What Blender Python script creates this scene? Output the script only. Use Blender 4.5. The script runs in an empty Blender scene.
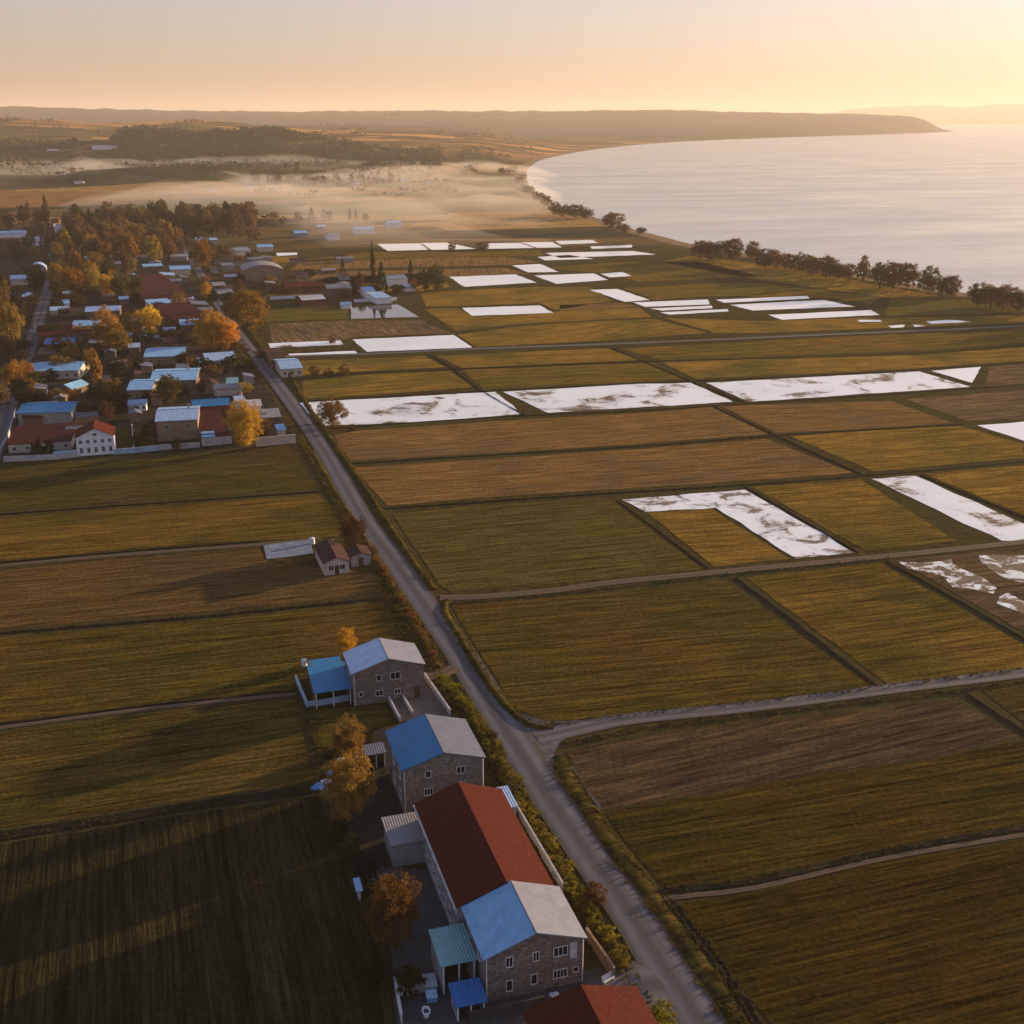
import bpy, bmesh, math, random
from mathutils import Vector, Matrix, noise
random.seed(7)
scn = bpy.context.scene
COL = scn.collection
R_ = math.radians
F, H = 1150.0, 90.0
PIT = math.atan(394 / F); CP, SP = math.cos(PIT), math.sin(PIT)

# ---- survey helpers: a spot read off the photograph -> metres on the ground plan
def Q(x, y, z=0.0):
    u = (x - 512) / F; v = (y - 512) / F
    dz = -v * CP - SP; fw = CP - v * SP; t = (z - H) / dz
    return Vector((u * t, fw * t, z))
def PX(X, Y, Z=0.0):
    K = H - Z; d = Y * CP + K * SP; w = K * CP - Y * SP
    return (512 + F * X / d, 512 + F * w / d, d)
def mpp(x, y):                       # metres per pixel across, at a ground spot
    p = Q(x, y); return PX(p.x, p.y)[2] / F

# ---- camera
cam = bpy.data.cameras.new('camera'); cam.sensor_width = 36; cam.lens = 36 * F / 1024
cam.clip_start = 0.5; cam.clip_end = 90000
co = bpy.data.objects.new('camera', cam); COL.objects.link(co)
co.location = (0, 0, H); co.rotation_euler = (R_(90) - PIT, 0, 0); scn.camera = co

# ---- light
SUN_AZ, SUN_EL = 57.0, 8.1           # azimuth clockwise from +Y
w = bpy.data.worlds.new('World'); scn.world = w; w.use_nodes = True
nt = w.node_tree; nt.nodes.clear()
sky = nt.nodes.new('ShaderNodeTexSky'); sky.sky_type = 'NISHITA'; sky.sun_disc = False
sky.sun_elevation = R_(SUN_EL); sky.sun_rotation = R_(SUN_AZ)
sky.altitude = 100; sky.air_density = 1.0; sky.dust_density = 2.5; sky.ozone_density = 0.6
bg = nt.nodes.new('ShaderNodeBackground'); bg.inputs[1].default_value = 0.05
wo = nt.nodes.new('ShaderNodeOutputWorld')
tn = nt.nodes.new('ShaderNodeMix'); tn.data_type = 'RGBA'; tn.blend_type = 'MULTIPLY'; tn.inputs[0].default_value = 1.0
PIV = 6.0; tn.inputs[7].default_value = (1 / PIV, 1.0 / PIV, 1.6 / PIV, 1); nt.links.new(sky.outputs[0], tn.inputs[6])
gm = nt.nodes.new('ShaderNodeGamma'); gm.inputs[1].default_value = 0.62; nt.links.new(tn.outputs[2], gm.inputs[0])
t2 = nt.nodes.new('ShaderNodeMix'); t2.data_type = 'RGBA'; t2.blend_type = 'MULTIPLY'; t2.inputs[0].default_value = 1.0
t2.inputs[7].default_value = (PIV, PIV, PIV, 1); nt.links.new(gm.outputs[0], t2.inputs[6]); nt.links.new(t2.outputs[2], bg.inputs[0]); nt.links.new(bg.outputs[0], wo.inputs[0])
sl = bpy.data.lights.new('sun', 'SUN'); sl.energy = 5.0; sl.angle = R_(0.6); sl.color = (1.0, 0.70, 0.40)
so = bpy.data.objects.new('sun', sl); COL.objects.link(so)
d = Vector((math.sin(R_(SUN_AZ)) * math.cos(R_(SUN_EL)), math.cos(R_(SUN_AZ)) * math.cos(R_(SUN_EL)), math.sin(R_(SUN_EL))))
so.rotation_euler = d.to_track_quat('Z', 'Y').to_euler(); so.location = (300, 200, 200)
vs = scn.view_settings; vs.view_transform = 'Standard'; vs.look = 'None'; vs.exposure = 1.41; vs.gamma = 1
scn.render.engine = 'CYCLES'
try:
    scn.cycles.volume_bounces = 1; scn.cycles.max_bounces = 6; scn.cycles.transparent_max_bounces = 12
except Exception: pass

# ---- tagging
def tag(o, label=None, cat=None, group=None, kind=None):
    if label: o['label'] = label
    if cat: o['category'] = cat
    if group: o['group'] = group
    if kind: o['kind'] = kind
    return o
def empty(name, loc, rz=0.0):
    o = bpy.data.objects.new(name, None); COL.objects.link(o); o.location = loc; o.rotation_euler = (0, 0, rz)
    o.empty_display_size = 0.5; return o
def copy_tree(o, parent=None):
    c = o.copy(); COL.objects.link(c); c.parent = parent
    for ch in list(o.children): copy_tree(ch, c)
    return c

# ---- mesh builder
class MB:
    def __init__(s): s.v = []; s.f = []; s.uv = []
    def add(s, vs_, fs):
        n = len(s.v); s.v += [tuple(a) for a in vs_]; s.f += [tuple(i + n for i in f) for f in fs]; return s
    def box(s, x0, x1, y0, y1, z0, z1):
        v = [(x0,y0,z0),(x1,y0,z0),(x1,y1,z0),(x0,y1,z0),(x0,y0,z1),(x1,y0,z1),(x1,y1,z1),(x0,y1,z1)]
        return s.add(v, [(0,3,2,1),(4,5,6,7),(0,1,5,4),(1,2,6,5),(2,3,7,6),(3,0,4,7)])
    def bar(s, a, b, r0, r1=None, n=6):
        a = Vector(a); b = Vector(b); r1 = r0 if r1 is None else r1
        d = (b - a).normalized(); u = d.orthogonal().normalized(); w_ = d.cross(u)
        vs_ = []
        for p, r in ((a, r0), (b, r1)):
            for i in range(n):
                t = 2 * math.pi * i / n; vs_.append(p + (u * math.cos(t) + w_ * math.sin(t)) * r)
        fs = [(i, (i + 1) % n, n + (i + 1) % n, n + i) for i in range(n)] + [tuple(range(n - 1, -1, -1)), tuple(range(n, 2 * n))]
        return s.add(vs_, fs)
    def slab(s, pts, t):             # planar polygon given ccw from above, thickness t downward
        n = len(pts); top = [Vector(p) for p in pts]; bot = [p - Vector((0, 0, t)) for p in top]
        return s.add(top + bot, [tuple(range(n)), tuple(range(2 * n - 1, n - 1, -1))] + [(i, n + i, n + (i + 1) % n, (i + 1) % n) for i in range(n)])
    def build(s, name, mat, parent=None, smooth=False):
        me = bpy.data.meshes.new(name); me.from_pydata(s.v, [], s.f)
        if mat: me.materials.append(mat)
        me.update()
        if smooth: me.polygons.foreach_set('use_smooth', [True] * len(me.polygons))
        o = bpy.data.objects.new(name, me); COL.objects.link(o); o.parent = parent; return o

# ---- materials
class M:
    def __init__(s, name):
        s.m = bpy.data.materials.new(name); s.m.use_nodes = True; s.t = s.m.node_tree; s.t.nodes.clear()
        s.out = s.n('ShaderNodeOutputMaterial')
    def n(s, t, **k):
        nd = s.t.nodes.new(t)
        for a, b in k.items(): setattr(nd, a, b)
        return nd
    def set(s, nd, i, v):
        if hasattr(v, 'is_linked') or hasattr(v, 'links'): s.t.links.new(v, nd.inputs[i])
        else: nd.inputs[i].default_value = v
    def coord(s, kind='Object', scale=(1,1,1), rot=0.0, loc=(0,0,0)):
        c = s.n('ShaderNodeTexCoord'); mp = s.n('ShaderNodeMapping')
        s.t.links.new(c.outputs[kind], mp.inputs[0]); mp.inputs['Scale'].default_value = scale
        mp.inputs['Location'].default_value = loc
        if rot:
            m0 = s.n('ShaderNodeMapping'); s.t.links.new(c.outputs[kind], m0.inputs[0])
            m0.inputs['Rotation'].default_value = (0, 0, -rot); s.t.links.new(m0.outputs[0], mp.inputs[0])
        return mp.outputs[0]
    def noise(s, co_, scale=1.0, detail=4, rough=0.55, dist=0.0):
        nd = s.n('ShaderNodeTexNoise'); s.set(nd, 'Vector', co_); s.set(nd, 'Scale', scale)
        s.set(nd, 'Detail', detail); s.set(nd, 'Roughness', rough); s.set(nd, 'Distortion', dist); return nd.outputs[0]
    def ramp(s, f, stops, interp='LINEAR'):
        nd = s.n('ShaderNodeValToRGB'); s.set(nd, 0, f); r = nd.color_ramp; r.interpolation = interp
        while len(r.elements) < len(stops): r.elements.new(0.5)
        for e, (p, c) in zip(r.elements, stops): e.position = p; e.color = (*c, 1) if len(c) == 3 else c
        return nd.outputs[0]
    def mix(s, f, a, b, blend='MIX'):
        nd = s.n('ShaderNodeMix', data_type='RGBA', blend_type=blend)
        s.set(nd, 0, f)
        for i, v in ((6, a), (7, b)):
            if isinstance(v, tuple): v = (*v, 1) if len(v) == 3 else v
            s.set(nd, i, v)
        return nd.outputs[2]
    def math(s, op, a, b=0.0, clamp=False):
        nd = s.n('ShaderNodeMath', operation=op, use_clamp=clamp); s.set(nd, 0, a); s.set(nd, 1, b); return nd.outputs[0]
    def bump(s, h, dist=0.1, strength=1.0, nrm=None):
        nd = s.n('ShaderNodeBump'); s.set(nd, 'Height', h); s.set(nd, 'Distance', dist); s.set(nd, 'Strength', strength)
        if nrm: s.t.links.new(nrm, nd.inputs['Normal'])
        return nd.outputs[0]
    def bsdf(s, color, rough=0.8, nrm=None, metal=0.0, spec=0.3, **k):
        b = s.n('ShaderNodeBsdfPrincipled')
        if isinstance(color, tuple): color = (*color, 1) if len(color) == 3 else color
        s.set(b, 'Base Color', color); s.set(b, 'Roughness', rough); s.set(b, 'Metallic', metal); s.set(b, 'Specular IOR Level', spec)
        if nrm: s.t.links.new(nrm, b.inputs['Normal'])
        for a, v in k.items(): s.set(b, a, v)
        s.t.links.new(b.outputs[0], s.out.inputs[0]); return b
def sc(c, k): return tuple(min(1, a * k) for a in c)

YAW = R_(17.5)
def field_mat(name, c, c2, ang, seed=0.0, rows=1.0, bumpd=0.35, c3=None):
    m = M(name)
    a = m.coord(scale=(0.012, 0.22, 1), rot=ang, loc=(seed, seed * 2.3, 0))       # broad bands along the rows
    b = m.coord(scale=(0.05, 1.1 * rows, 1), rot=ang, loc=(seed * 3, 0, 0))          # single rows
    g = m.coord(loc=(seed, 0, 0))
    broad = m.noise(a, 1.0, 3); row = m.noise(b, 1.0, 4, 0.6); fine = m.noise(g, 1.3, 5, 0.7); big = m.noise(g, 0.03, 3)
    c3 = c3 or sc(c2, 0.8)
    col = m.mix(m.ramp(broad, [(0.38, (0,0,0)), (0.62, (1,1,1))]), c, c2)
    col = m.mix(m.ramp(big, [(0.45, (0,0,0)), (0.65, (1,1,1))]), col, c3)
    row2 = m.noise(m.coord(scale=(0.12, 2.6 * rows, 1), rot=ang, loc=(0, seed, 0)), 1.0, 3, 0.6)
    tex = m.math('ADD', m.math('MULTIPLY', row, 0.35), m.math('ADD', m.math('MULTIPLY', fine, 0.3), m.math('MULTIPLY', row2, 0.35)))
    k = m.ramp(tex, [(0.37, (0.15, 0.15, 0.15)), (0.5, (0.85, 0.85, 0.85)), (0.63, (2.0, 1.9, 1.65))])
    col = m.mix(1.0, col, k, 'MULTIPLY')
    # tractor lines
    wv = m.n('ShaderNodeTexWave', wave_type='BANDS', bands_direction='Y'); m.set(wv, 'Vector', m.coord(scale=(0.02, 1, 1), rot=ang, loc=(0, seed, 0)))
    m.set(wv, 'Scale', 0.05); m.set(wv, 'Distortion', 0.9); m.set(wv, 'Detail', 2)
    line = m.ramp(wv.outputs['Fac'], [(0.0, (0.35,0.32,0.3)), (0.05, (1,1,1))])
    col = m.mix(m.ramp(m.noise(g, 0.05, 2), [(0.4, (0,0,0)), (0.6, (0.75,0.75,0.75))]), col, m.mix(1.0, col, line, 'MULTIPLY'))
    pn = m.noise(g, 0.16, 5, 0.7); col = m.mix(m.ramp(pn, [(0.52, (0,0,0)), (0.68, (0.55,0.55,0.55))]), col, sc(c2, 0.55))
    m.bsdf(col, 0.95, m.bump(tex, bumpd, 1.0), spec=0.0); return m.m
def simple(name, c, rough=0.7, var=0.25, scale=1.5, bumpd=0.02, metal=0.0, spec=0.06):
    m = M(name); g = m.coord(); f = m.noise(g, scale, 5, 0.65)
    col = m.mix(m.ramp(f, [(0.3, (0,0,0)), (0.7, (1,1,1))]), sc(c, 1 - var), sc(c, 1 + var))
    m.bsdf(col, rough, m.bump(f, bumpd), metal=metal, spec=spec); return m.m

# ---- terrain -------------------------------------------------------------
coast_px = [(1500,420),(1200,340),(1090,314),(1024,298),(971,291),(921,284),(860,271),(800,261),(740,250),(694,243),(660,234),(631,227),(600,217),
            (575,210),(555,203),(540,195),(530,186),(526,175),(528,167),(538,160),(556,155.5),(580,151),(610,147),(663,142),(757,138),(883,134),(940,132),(958,131)]
coast = [Q(x, y) for x, y in coast_px]
coast += [Vector((coast[-1].x + 150, coast[-1].y + 700, 0)), Vector((coast[-1].x - 500, coast[-1].y + 3500, 0)), Vector((2500, 19000, 0)), Vector((6000, 48000, 0))]
def smooth_poly(P, it=2):
    for _ in range(it):
        N = [P[0]]
        for a, b in zip(P[:-1], P[1:]): N += [a * 0.75 + b * 0.25, a * 0.25 + b * 0.75]
        P = N + [P[-1]]
    return P
coast = smooth_poly(coast, 1)
CS = [(a.x, a.y, b.x - a.x, b.y - a.y) for a, b in zip(coast[:-1], coast[1:])]
poly_land = [(p.x, p.y) for p in coast] + [(-60000, 48000), (-60000, -4000), (coast[0].x * 1.2, -4000)]
def inside(x, y):
    c = False; n = len(poly_land); j = n - 1
    for i in range(n):
        xi, yi = poly_land[i]; xj, yj = poly_land[j]
        if (yi > y) != (yj > y) and x < (xj - xi) * (y - yi) / (yj - yi) + xi: c = not c
        j = i
    return c
def sd_coast(x, y):
    b = 1e18
    for ax, ay, dx, dy in CS:
        t = ((x - ax) * dx + (y - ay) * dy) / (dx * dx + dy * dy); t = 0 if t < 0 else 1 if t > 1 else t
        q = (ax + t * dx - x) ** 2 + (ay + t * dy - y) ** 2
        if q < b: b = q
    b = math.sqrt(b); return b if inside(x, y) else -b
def interp(T, x):
    if x <= T[0][0]: return T[0][1]
    for (a, b), (c_, d_) in zip(T[:-1], T[1:]):
        if x <= c_:
            t = (x - a) / (c_ - a); t = t * t * (3 - 2 * t); return b + (d_ - b) * t
    return T[-1][1]
def sm(t): t = max(0, min(1, t)); return t * t * (3 - 2 * t)
RID = [ # (px x -> px y of the crest), distance of crest, front width, back width
 ([(-300,108),(0,107),(100,109),(200,111.5),(300,112),(400,111),(500,111.8),(600,111),(660,110),(720,111.5),(760,112.6),(850,114),(930,117),(957,120),(975,122)], 9600, 3300, 2500),
 ([(-300,116),(0,118.5),(60,121),(120,124),(165,123),(195,121),(215,122),(260,126),(330,129),(400,131),(460,134),(530,142)], 3900, 1500, 900),
 ([(300,126),(360,125),(420,126),(470,129),(520,136),(545,145)], 5600, 1100, 900),
 ([(-300,140),(0,141),(60,142),(110,140),(133,130),(148,127.6),(172,131),(200,134),(235,133),(273,131),(305,136),(344,143),(371,148),(410,156),(440,168)], 2600, 330, 500),
 ([(-200,170),(60,176),(90,170),(150,167),(210,171),(260,182),(320,200)], 1750, 130, 200),
]
def ridge_z(y, D):
    v = (y - 512) / F; return H + D * (-v * CP - SP) / (CP - v * SP)
def hills(X, Y):
    px = PX(X, Y)[0]; z = 0.0
    for T, Yc, wf, wb in RID:
        if px > T[-1][0] + 60: continue
        zr = max(0, ridge_z(interp(T, px), Yc))
        if px > T[-1][0]: zr *= 1 - (px - T[-1][0]) / 60
        w_ = wf if Y < Yc else wb
        t = (Y - Yc) / w_; z = max(z, zr * math.exp(-t * t * 1.6))
    if z > 0.5:
        z += z * 0.12 * noise.noise(Vector((X / 260, Y / 260, 3))) + z * 0.05 * noise.noise(Vector((X / 70, Y / 70, 3)))
    return z
def ground_z(X, Y, far=True):
    if Y < 850: hz = 0.0
    else: hz = hills(X, Y) * sm((Y - 850) / 500)
    if X < -1200 and Y < 20000 and (Y > 0 and X / Y < -0.9): return hz
    s_ = sd_coast(X, Y)
    base = max(-7, min(0.0, s_ * 0.07 - 1.5))
    return base + hz * sm((s_ - 10) / (60 + 0.025 * max(0, Y)))
def build_terrain():
    NX, NY = 340, 330; x0, x1 = -420, 1500; vs_ = []; fs = []
    ys = [-400, -150, -20] + [20 * (45000 / 20) ** (j / (NY - 1)) for j in range(NY)]
    for Y in ys:
        for i in range(NX + 1):
            px = x0 + (x1 - x0) * i / NX
            d_ = max(Y, 250) * CP + H * SP * (1 if Y < 3000 else 1)
            X = (px - 512) / F * d_
            if i == 0: X = min(X - 2500, X * 2)
            if i == NX: X = max(X + 2500, X * 2)
            z = -7.0 if i == NX else ground_z(X, Y)
            vs_.append((X, Y, z))
    W = NX + 1
    for j in range(len(ys) - 1):
        for i in range(NX): a = j * W + i; fs.append((a, a + 1, a + W + 1, a + W))
    me = bpy.data.meshes.new('ground'); me.from_pydata(vs_, [], fs); me.update()
    me.polygons.foreach_set('use_smooth', [True] * len(me.polygons))
    m = M('ground_earth')
    g = m.coord(); sp = m.n('ShaderNodeSeparateXYZ'); m.t.links.new(g, sp.inputs[0])
    n1 = m.noise(g, 0.35, 6, 0.65); n2 = m.noise(g, 0.02, 4); n3 = m.noise(g, 3.0, 4, 0.7)
    near = m.mix(m.ramp(n1, [(0.35, (0,0,0)), (0.62, (1,1,1))]), (0.028, 0.022, 0.009), (0.078, 0.056, 0.018))
    near = m.mix(m.ramp(n2, [(0.4, (0,0,0)), (0.6, (0.7,0.7,0.7))]), near, (0.06, 0.055, 0.02))
    # far patchwork of parcels
    pc = m.coord(scale=(0.0028, 0.009, 0.0), rot=YAW)
    vo = m.n('ShaderNodeTexVoronoi', feature='F1', distance='MANHATTAN'); m.set(vo, 'Vector', pc); m.set(vo, 'Scale', 1.0); m.set(vo, 'Randomness', 0.75)
    hs = m.n('ShaderNodeSeparateColor'); m.t.links.new(vo.outputs['Color'], hs.inputs[0])
    far = m.ramp(hs.outputs[0], [(0.0, (0.15,0.10,0.04)), (0.22, (0.32,0.19,0.06)), (0.4, (0.07,0.055,0.03)), (0.6, (0.24,0.13,0.05)), (0.8, (0.06,0.058,0.02)), (1.0, (0.36,0.23,0.09))], 'CONSTANT')
    wd = m.ramp(m.noise(m.coord(scale=(1, 2.2, 1), rot=YAW), 0.0016, 5, 0.6), [(0.52, (0,0,0)), (0.56, (1,1,1))])
    far = m.mix(wd, far, (0.045, 0.04, 0.02))
    far = m.mix(m.ramp(m.noise(g, 0.03, 6, 0.7), [(0.55, (0,0,0)), (0.62, (0.7,0.7,0.7))]), far, (0.05, 0.045, 0.025))
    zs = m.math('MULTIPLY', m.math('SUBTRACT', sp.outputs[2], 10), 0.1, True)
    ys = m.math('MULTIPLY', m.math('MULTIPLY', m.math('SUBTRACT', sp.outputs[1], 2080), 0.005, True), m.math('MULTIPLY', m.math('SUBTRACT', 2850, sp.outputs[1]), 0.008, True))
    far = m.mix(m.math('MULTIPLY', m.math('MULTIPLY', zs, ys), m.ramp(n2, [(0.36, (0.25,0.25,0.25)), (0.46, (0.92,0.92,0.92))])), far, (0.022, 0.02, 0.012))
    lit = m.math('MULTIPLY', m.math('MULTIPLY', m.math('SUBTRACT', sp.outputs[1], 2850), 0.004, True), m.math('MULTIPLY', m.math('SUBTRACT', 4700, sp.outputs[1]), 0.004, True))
    far = m.mix(lit, far, m.mix(1.0, far, (1.7, 1.45, 1.1), 'MULTIPLY'))  # low sun on these slopes, put into the field colour
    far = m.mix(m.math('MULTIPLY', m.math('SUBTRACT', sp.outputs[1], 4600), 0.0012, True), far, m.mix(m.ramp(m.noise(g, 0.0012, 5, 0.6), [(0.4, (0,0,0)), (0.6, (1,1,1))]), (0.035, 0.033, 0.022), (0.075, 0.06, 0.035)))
    fmask = m.math('MULTIPLY', m.math('SUBTRACT', sp.outputs[1], 830), 0.01, True)
    # wooded ridge: everything high and near
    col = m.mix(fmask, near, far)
    # beach
    be = m.ramp(sp.outputs[2], [(0.0, (1,1,1)), (1.0, (1,1,1))])
    bz = m.math('MULTIPLY', m.math('ADD', sp.outputs[2], 0.05), -3.0, True)
    col = m.mix(bz, col, m.mix(n1, (0.16, 0.11, 0.07), (0.26, 0.19, 0.12)))
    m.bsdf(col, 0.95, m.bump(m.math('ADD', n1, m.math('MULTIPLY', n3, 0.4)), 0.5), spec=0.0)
    me.materials.append(m.m)
    o = bpy.data.objects.new('ground', me); COL.objects.link(o); tag(o, kind='structure')
build_terrain()

# sea
m = M('sea_water'); g = m.coord(rot=R_(-30)); 
n1 = m.noise(m.coord(scale=(0.25, 0.9, 1), rot=R_(25)), 0.35, 5, 0.6); n2 = m.noise(m.coord(scale=(0.4, 1.2, 1), rot=R_(-15)), 0.02, 5, 0.6)
n3 = m.noise(m.coord(scale=(1, 3.5, 1), rot=R_(12)), 0.004, 4, 0.6, 0.6)
rg = m.ramp(n3, [(0.35, (0.14,0.14,0.14)), (0.65, (0.24,0.24,0.24))])
col = m.mix(n3, (0.16, 0.20, 0.21), (0.26, 0.30, 0.30))
m.bsdf(col, rg, m.bump(n2, 0.45, 0.3, m.bump(n1, 0.16, 0.45)), spec=0.9, IOR=1.33)
b = MB(); b.add([(-2000, -3000, -1.5), (45000, -3000, -1.5), (45000, 45000, -1.5), (-2000, 45000, -1.5)], [(0, 1, 2, 3)])
tag(b.build('sea', m.m), kind='structure')

# far mountains over the water
def far_range():
    vs_ = []; fs = []; N = 90
    T = [(820,118),(850,109),(880,107),(930,105.5),(960,107),(1000,104),(1040,103),(1100,102),(1180,104),(1300,108),(1400,118)]
    D = 23000
    rows = [(-5000, 0.0), (-3200, 0.25), (-1500, 0.7), (0, 1.0), (1500, 0.6), (3500, 0.0)]
    for dy, k in rows:
        for i in range(N + 1):
            px = 815 + 590 * i / N; Y = D + dy
            X = (px - 512) / F * (Y * CP)
            z = ridge_z(interp(T, px), D); z = max(-3, (z + 3) * k - 3 + (18 * noise.noise(Vector((px / 14, dy / 900, 0))) * k if z > 10 else 0))
            vs_.append((X, Y, z))
    W = N + 1
    for j in range(len(rows) - 1):
        for i in range(N): a = j * W + i; fs.append((a, a + 1, a + W + 1, a + W))
    b = MB(); b.add(vs_, fs); tag(b.build('distant_hills', simple('hill_scrub', (0.12, 0.11, 0.07), 0.95, 0.3, 0.002), smooth=True), kind='structure')
far_range()

# haze
def volmat(name, density, color, aniso):
    m = M(name); v = m.n('ShaderNodeVolumePrincipled'); v.inputs['Color'].default_value = (*color, 1)
    v.inputs['Density'].default_value = density; v.inputs['Anisotropy'].default_value = aniso
    m.t.links.new(v.outputs[0], m.out.inputs['Volume']); return m.m
b = MB(); b.box(-60500, 46000, -4500, 46500, -8.0, 480.0)
hz = b.build('haze', volmat('haze_air', 0.000068, (0.76, 0.68, 0.61), 0.22)); tag(hz, 'thin golden morning haze over the bay and fields', 'haze', kind='stuff')

# ---- parcels, roads, flooded paddies --------------------------------------
GOLD = (0.195, 0.118, 0.022); OLIVE = (0.088, 0.070, 0.014); GREEN = (0.072, 0.062, 0.014); BROWN = (0.130, 0.076, 0.022); FALLOW = (0.105, 0.068, 0.030); DARKP = (0.030, 0.027, 0.010)
FM = {}
def fm(kind, ang, seed, k=1.0):
    a = round(math.degrees(ang)); key = (kind, a, seed)
    if key in FM: return FM[key]
    c, c2, rows, bd, c3 = {
     'gold': (GOLD, sc(GOLD, 0.72), 1.0, 0.35, OLIVE), 'olive': (OLIVE, (0.12, 0.075, 0.02), 1.0, 0.4, sc(GREEN, 0.9)),
     'green': (GREEN, OLIVE, 1.0, 0.35, (0.08, 0.06, 0.02)), 'brown': (BROWN, (0.16, 0.092, 0.034), 1.0, 0.3, (0.11, 0.07, 0.03)),
     'fallow': (FALLOW, (0.125, 0.082, 0.046), 0.7, 0.25, (0.08, 0.055, 0.034)), 'plough': (DARKP, (0.044, 0.035, 0.014), 1.0, 0.5, (0.024, 0.025, 0.010)),
     'mix': ((0.116, 0.079, 0.014), (0.074, 0.060, 0.012), 1.0, 0.4, (0.126, 0.072, 0.016)),
    }[kind]
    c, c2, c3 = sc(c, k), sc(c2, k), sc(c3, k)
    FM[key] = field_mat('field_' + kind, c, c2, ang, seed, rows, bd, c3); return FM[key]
def area2(P): return sum(P[i].x * P[(i + 1) % len(P)].y - P[(i + 1) % len(P)].x * P[i].y for i in range(len(P)))
def flat(name, pts, z, mat, kind='structure', raw=False, wob=0.0):
    P = [Vector((p[0], p[1], 0)) for p in pts] if raw else [Q(*p) for p in pts]
    if area2(P) < 0: P.reverse()
    if wob:                                    # slightly uneven, hand-cut edges
        N = []
        for a, b_ in zip(P, P[1:] + P[:1]):
            L = (b_ - a).length; n = max(1, int(L / 3)); nn = Vector((-(b_ - a).y, (b_ - a).x, 0)) / max(L, 1e-6)
            for k in range(n):
                p = a.lerp(b_, k / n)
                N.append(p + nn * (noise.noise(Vector((p.x * 0.12, p.y * 0.12, 5))) * wob if k else 0))
        P = N
    from mathutils.geometry import tessellate_polygon
    T = [t if area2([P[i] for i in t]) > 0 else t[::-1] for t in tessellate_polygon([P])]
    me = bpy.data.meshes.new(name); me.from_pydata([(p.x, p.y, z) for p in P], [], T); me.update(); me.materials.append(mat)
    o = bpy.data.objects.new(name, me); COL.objects.link(o)
    if kind: tag(o, kind=kind)
    return o
def field(kind, pts, seed=0.0, ang=None, wob=0.5):
    if ang is None:
        a, b_ = Q(*pts[0]), Q(*pts[1]); ang = math.atan2(b_.y - a.y, b_.x - a.x)
        if ang > math.pi / 2: ang -= math.pi
        if ang < -math.pi / 2: ang += math.pi
    y_ = sum(min(1024, p[1]) for p in pts) / len(pts); k = (interp([(300, 1.5), (440, 1.45), (560, 1.15), (660, 0.85), (740, 0.74), (830, 0.55), (960, 0.42)], y_)) if seed < 49 else 0.85  # k paints foreground dimness into near crop colours and brightens the far ones
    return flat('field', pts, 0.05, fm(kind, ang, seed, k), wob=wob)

# right of the road, near to far
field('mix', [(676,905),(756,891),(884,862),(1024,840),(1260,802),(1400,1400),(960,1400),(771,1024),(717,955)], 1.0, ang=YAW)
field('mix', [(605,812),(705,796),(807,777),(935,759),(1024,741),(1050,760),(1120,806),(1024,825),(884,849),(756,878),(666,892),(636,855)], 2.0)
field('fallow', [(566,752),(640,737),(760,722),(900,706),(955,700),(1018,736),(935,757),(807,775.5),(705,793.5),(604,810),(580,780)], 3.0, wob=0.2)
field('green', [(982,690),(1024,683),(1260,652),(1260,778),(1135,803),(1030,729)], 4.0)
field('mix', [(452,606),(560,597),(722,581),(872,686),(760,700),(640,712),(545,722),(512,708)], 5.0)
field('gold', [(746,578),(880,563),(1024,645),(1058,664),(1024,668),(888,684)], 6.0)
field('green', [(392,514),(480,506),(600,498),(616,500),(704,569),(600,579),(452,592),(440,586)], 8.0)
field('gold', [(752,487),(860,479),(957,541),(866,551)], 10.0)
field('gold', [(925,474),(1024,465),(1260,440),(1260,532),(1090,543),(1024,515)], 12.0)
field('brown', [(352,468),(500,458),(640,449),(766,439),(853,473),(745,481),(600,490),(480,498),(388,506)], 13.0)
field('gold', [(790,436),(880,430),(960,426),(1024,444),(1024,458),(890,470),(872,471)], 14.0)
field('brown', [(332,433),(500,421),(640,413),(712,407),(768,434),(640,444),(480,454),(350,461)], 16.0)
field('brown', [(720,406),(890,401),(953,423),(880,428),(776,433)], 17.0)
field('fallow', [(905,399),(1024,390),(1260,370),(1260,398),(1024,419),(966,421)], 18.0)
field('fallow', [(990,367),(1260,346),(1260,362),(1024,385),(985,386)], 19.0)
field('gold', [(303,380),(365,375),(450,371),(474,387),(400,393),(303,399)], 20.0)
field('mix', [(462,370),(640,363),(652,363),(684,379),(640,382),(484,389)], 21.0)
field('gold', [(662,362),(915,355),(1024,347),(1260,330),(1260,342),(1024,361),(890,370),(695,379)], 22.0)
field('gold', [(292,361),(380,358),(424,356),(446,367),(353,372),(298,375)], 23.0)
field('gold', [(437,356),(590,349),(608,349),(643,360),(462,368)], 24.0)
field('mix', [(622,349),(760,341),(900,334),(1024,331),(1260,317),(1260,328),(1024,343),(915,351),(662,360)], 25.0)
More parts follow.
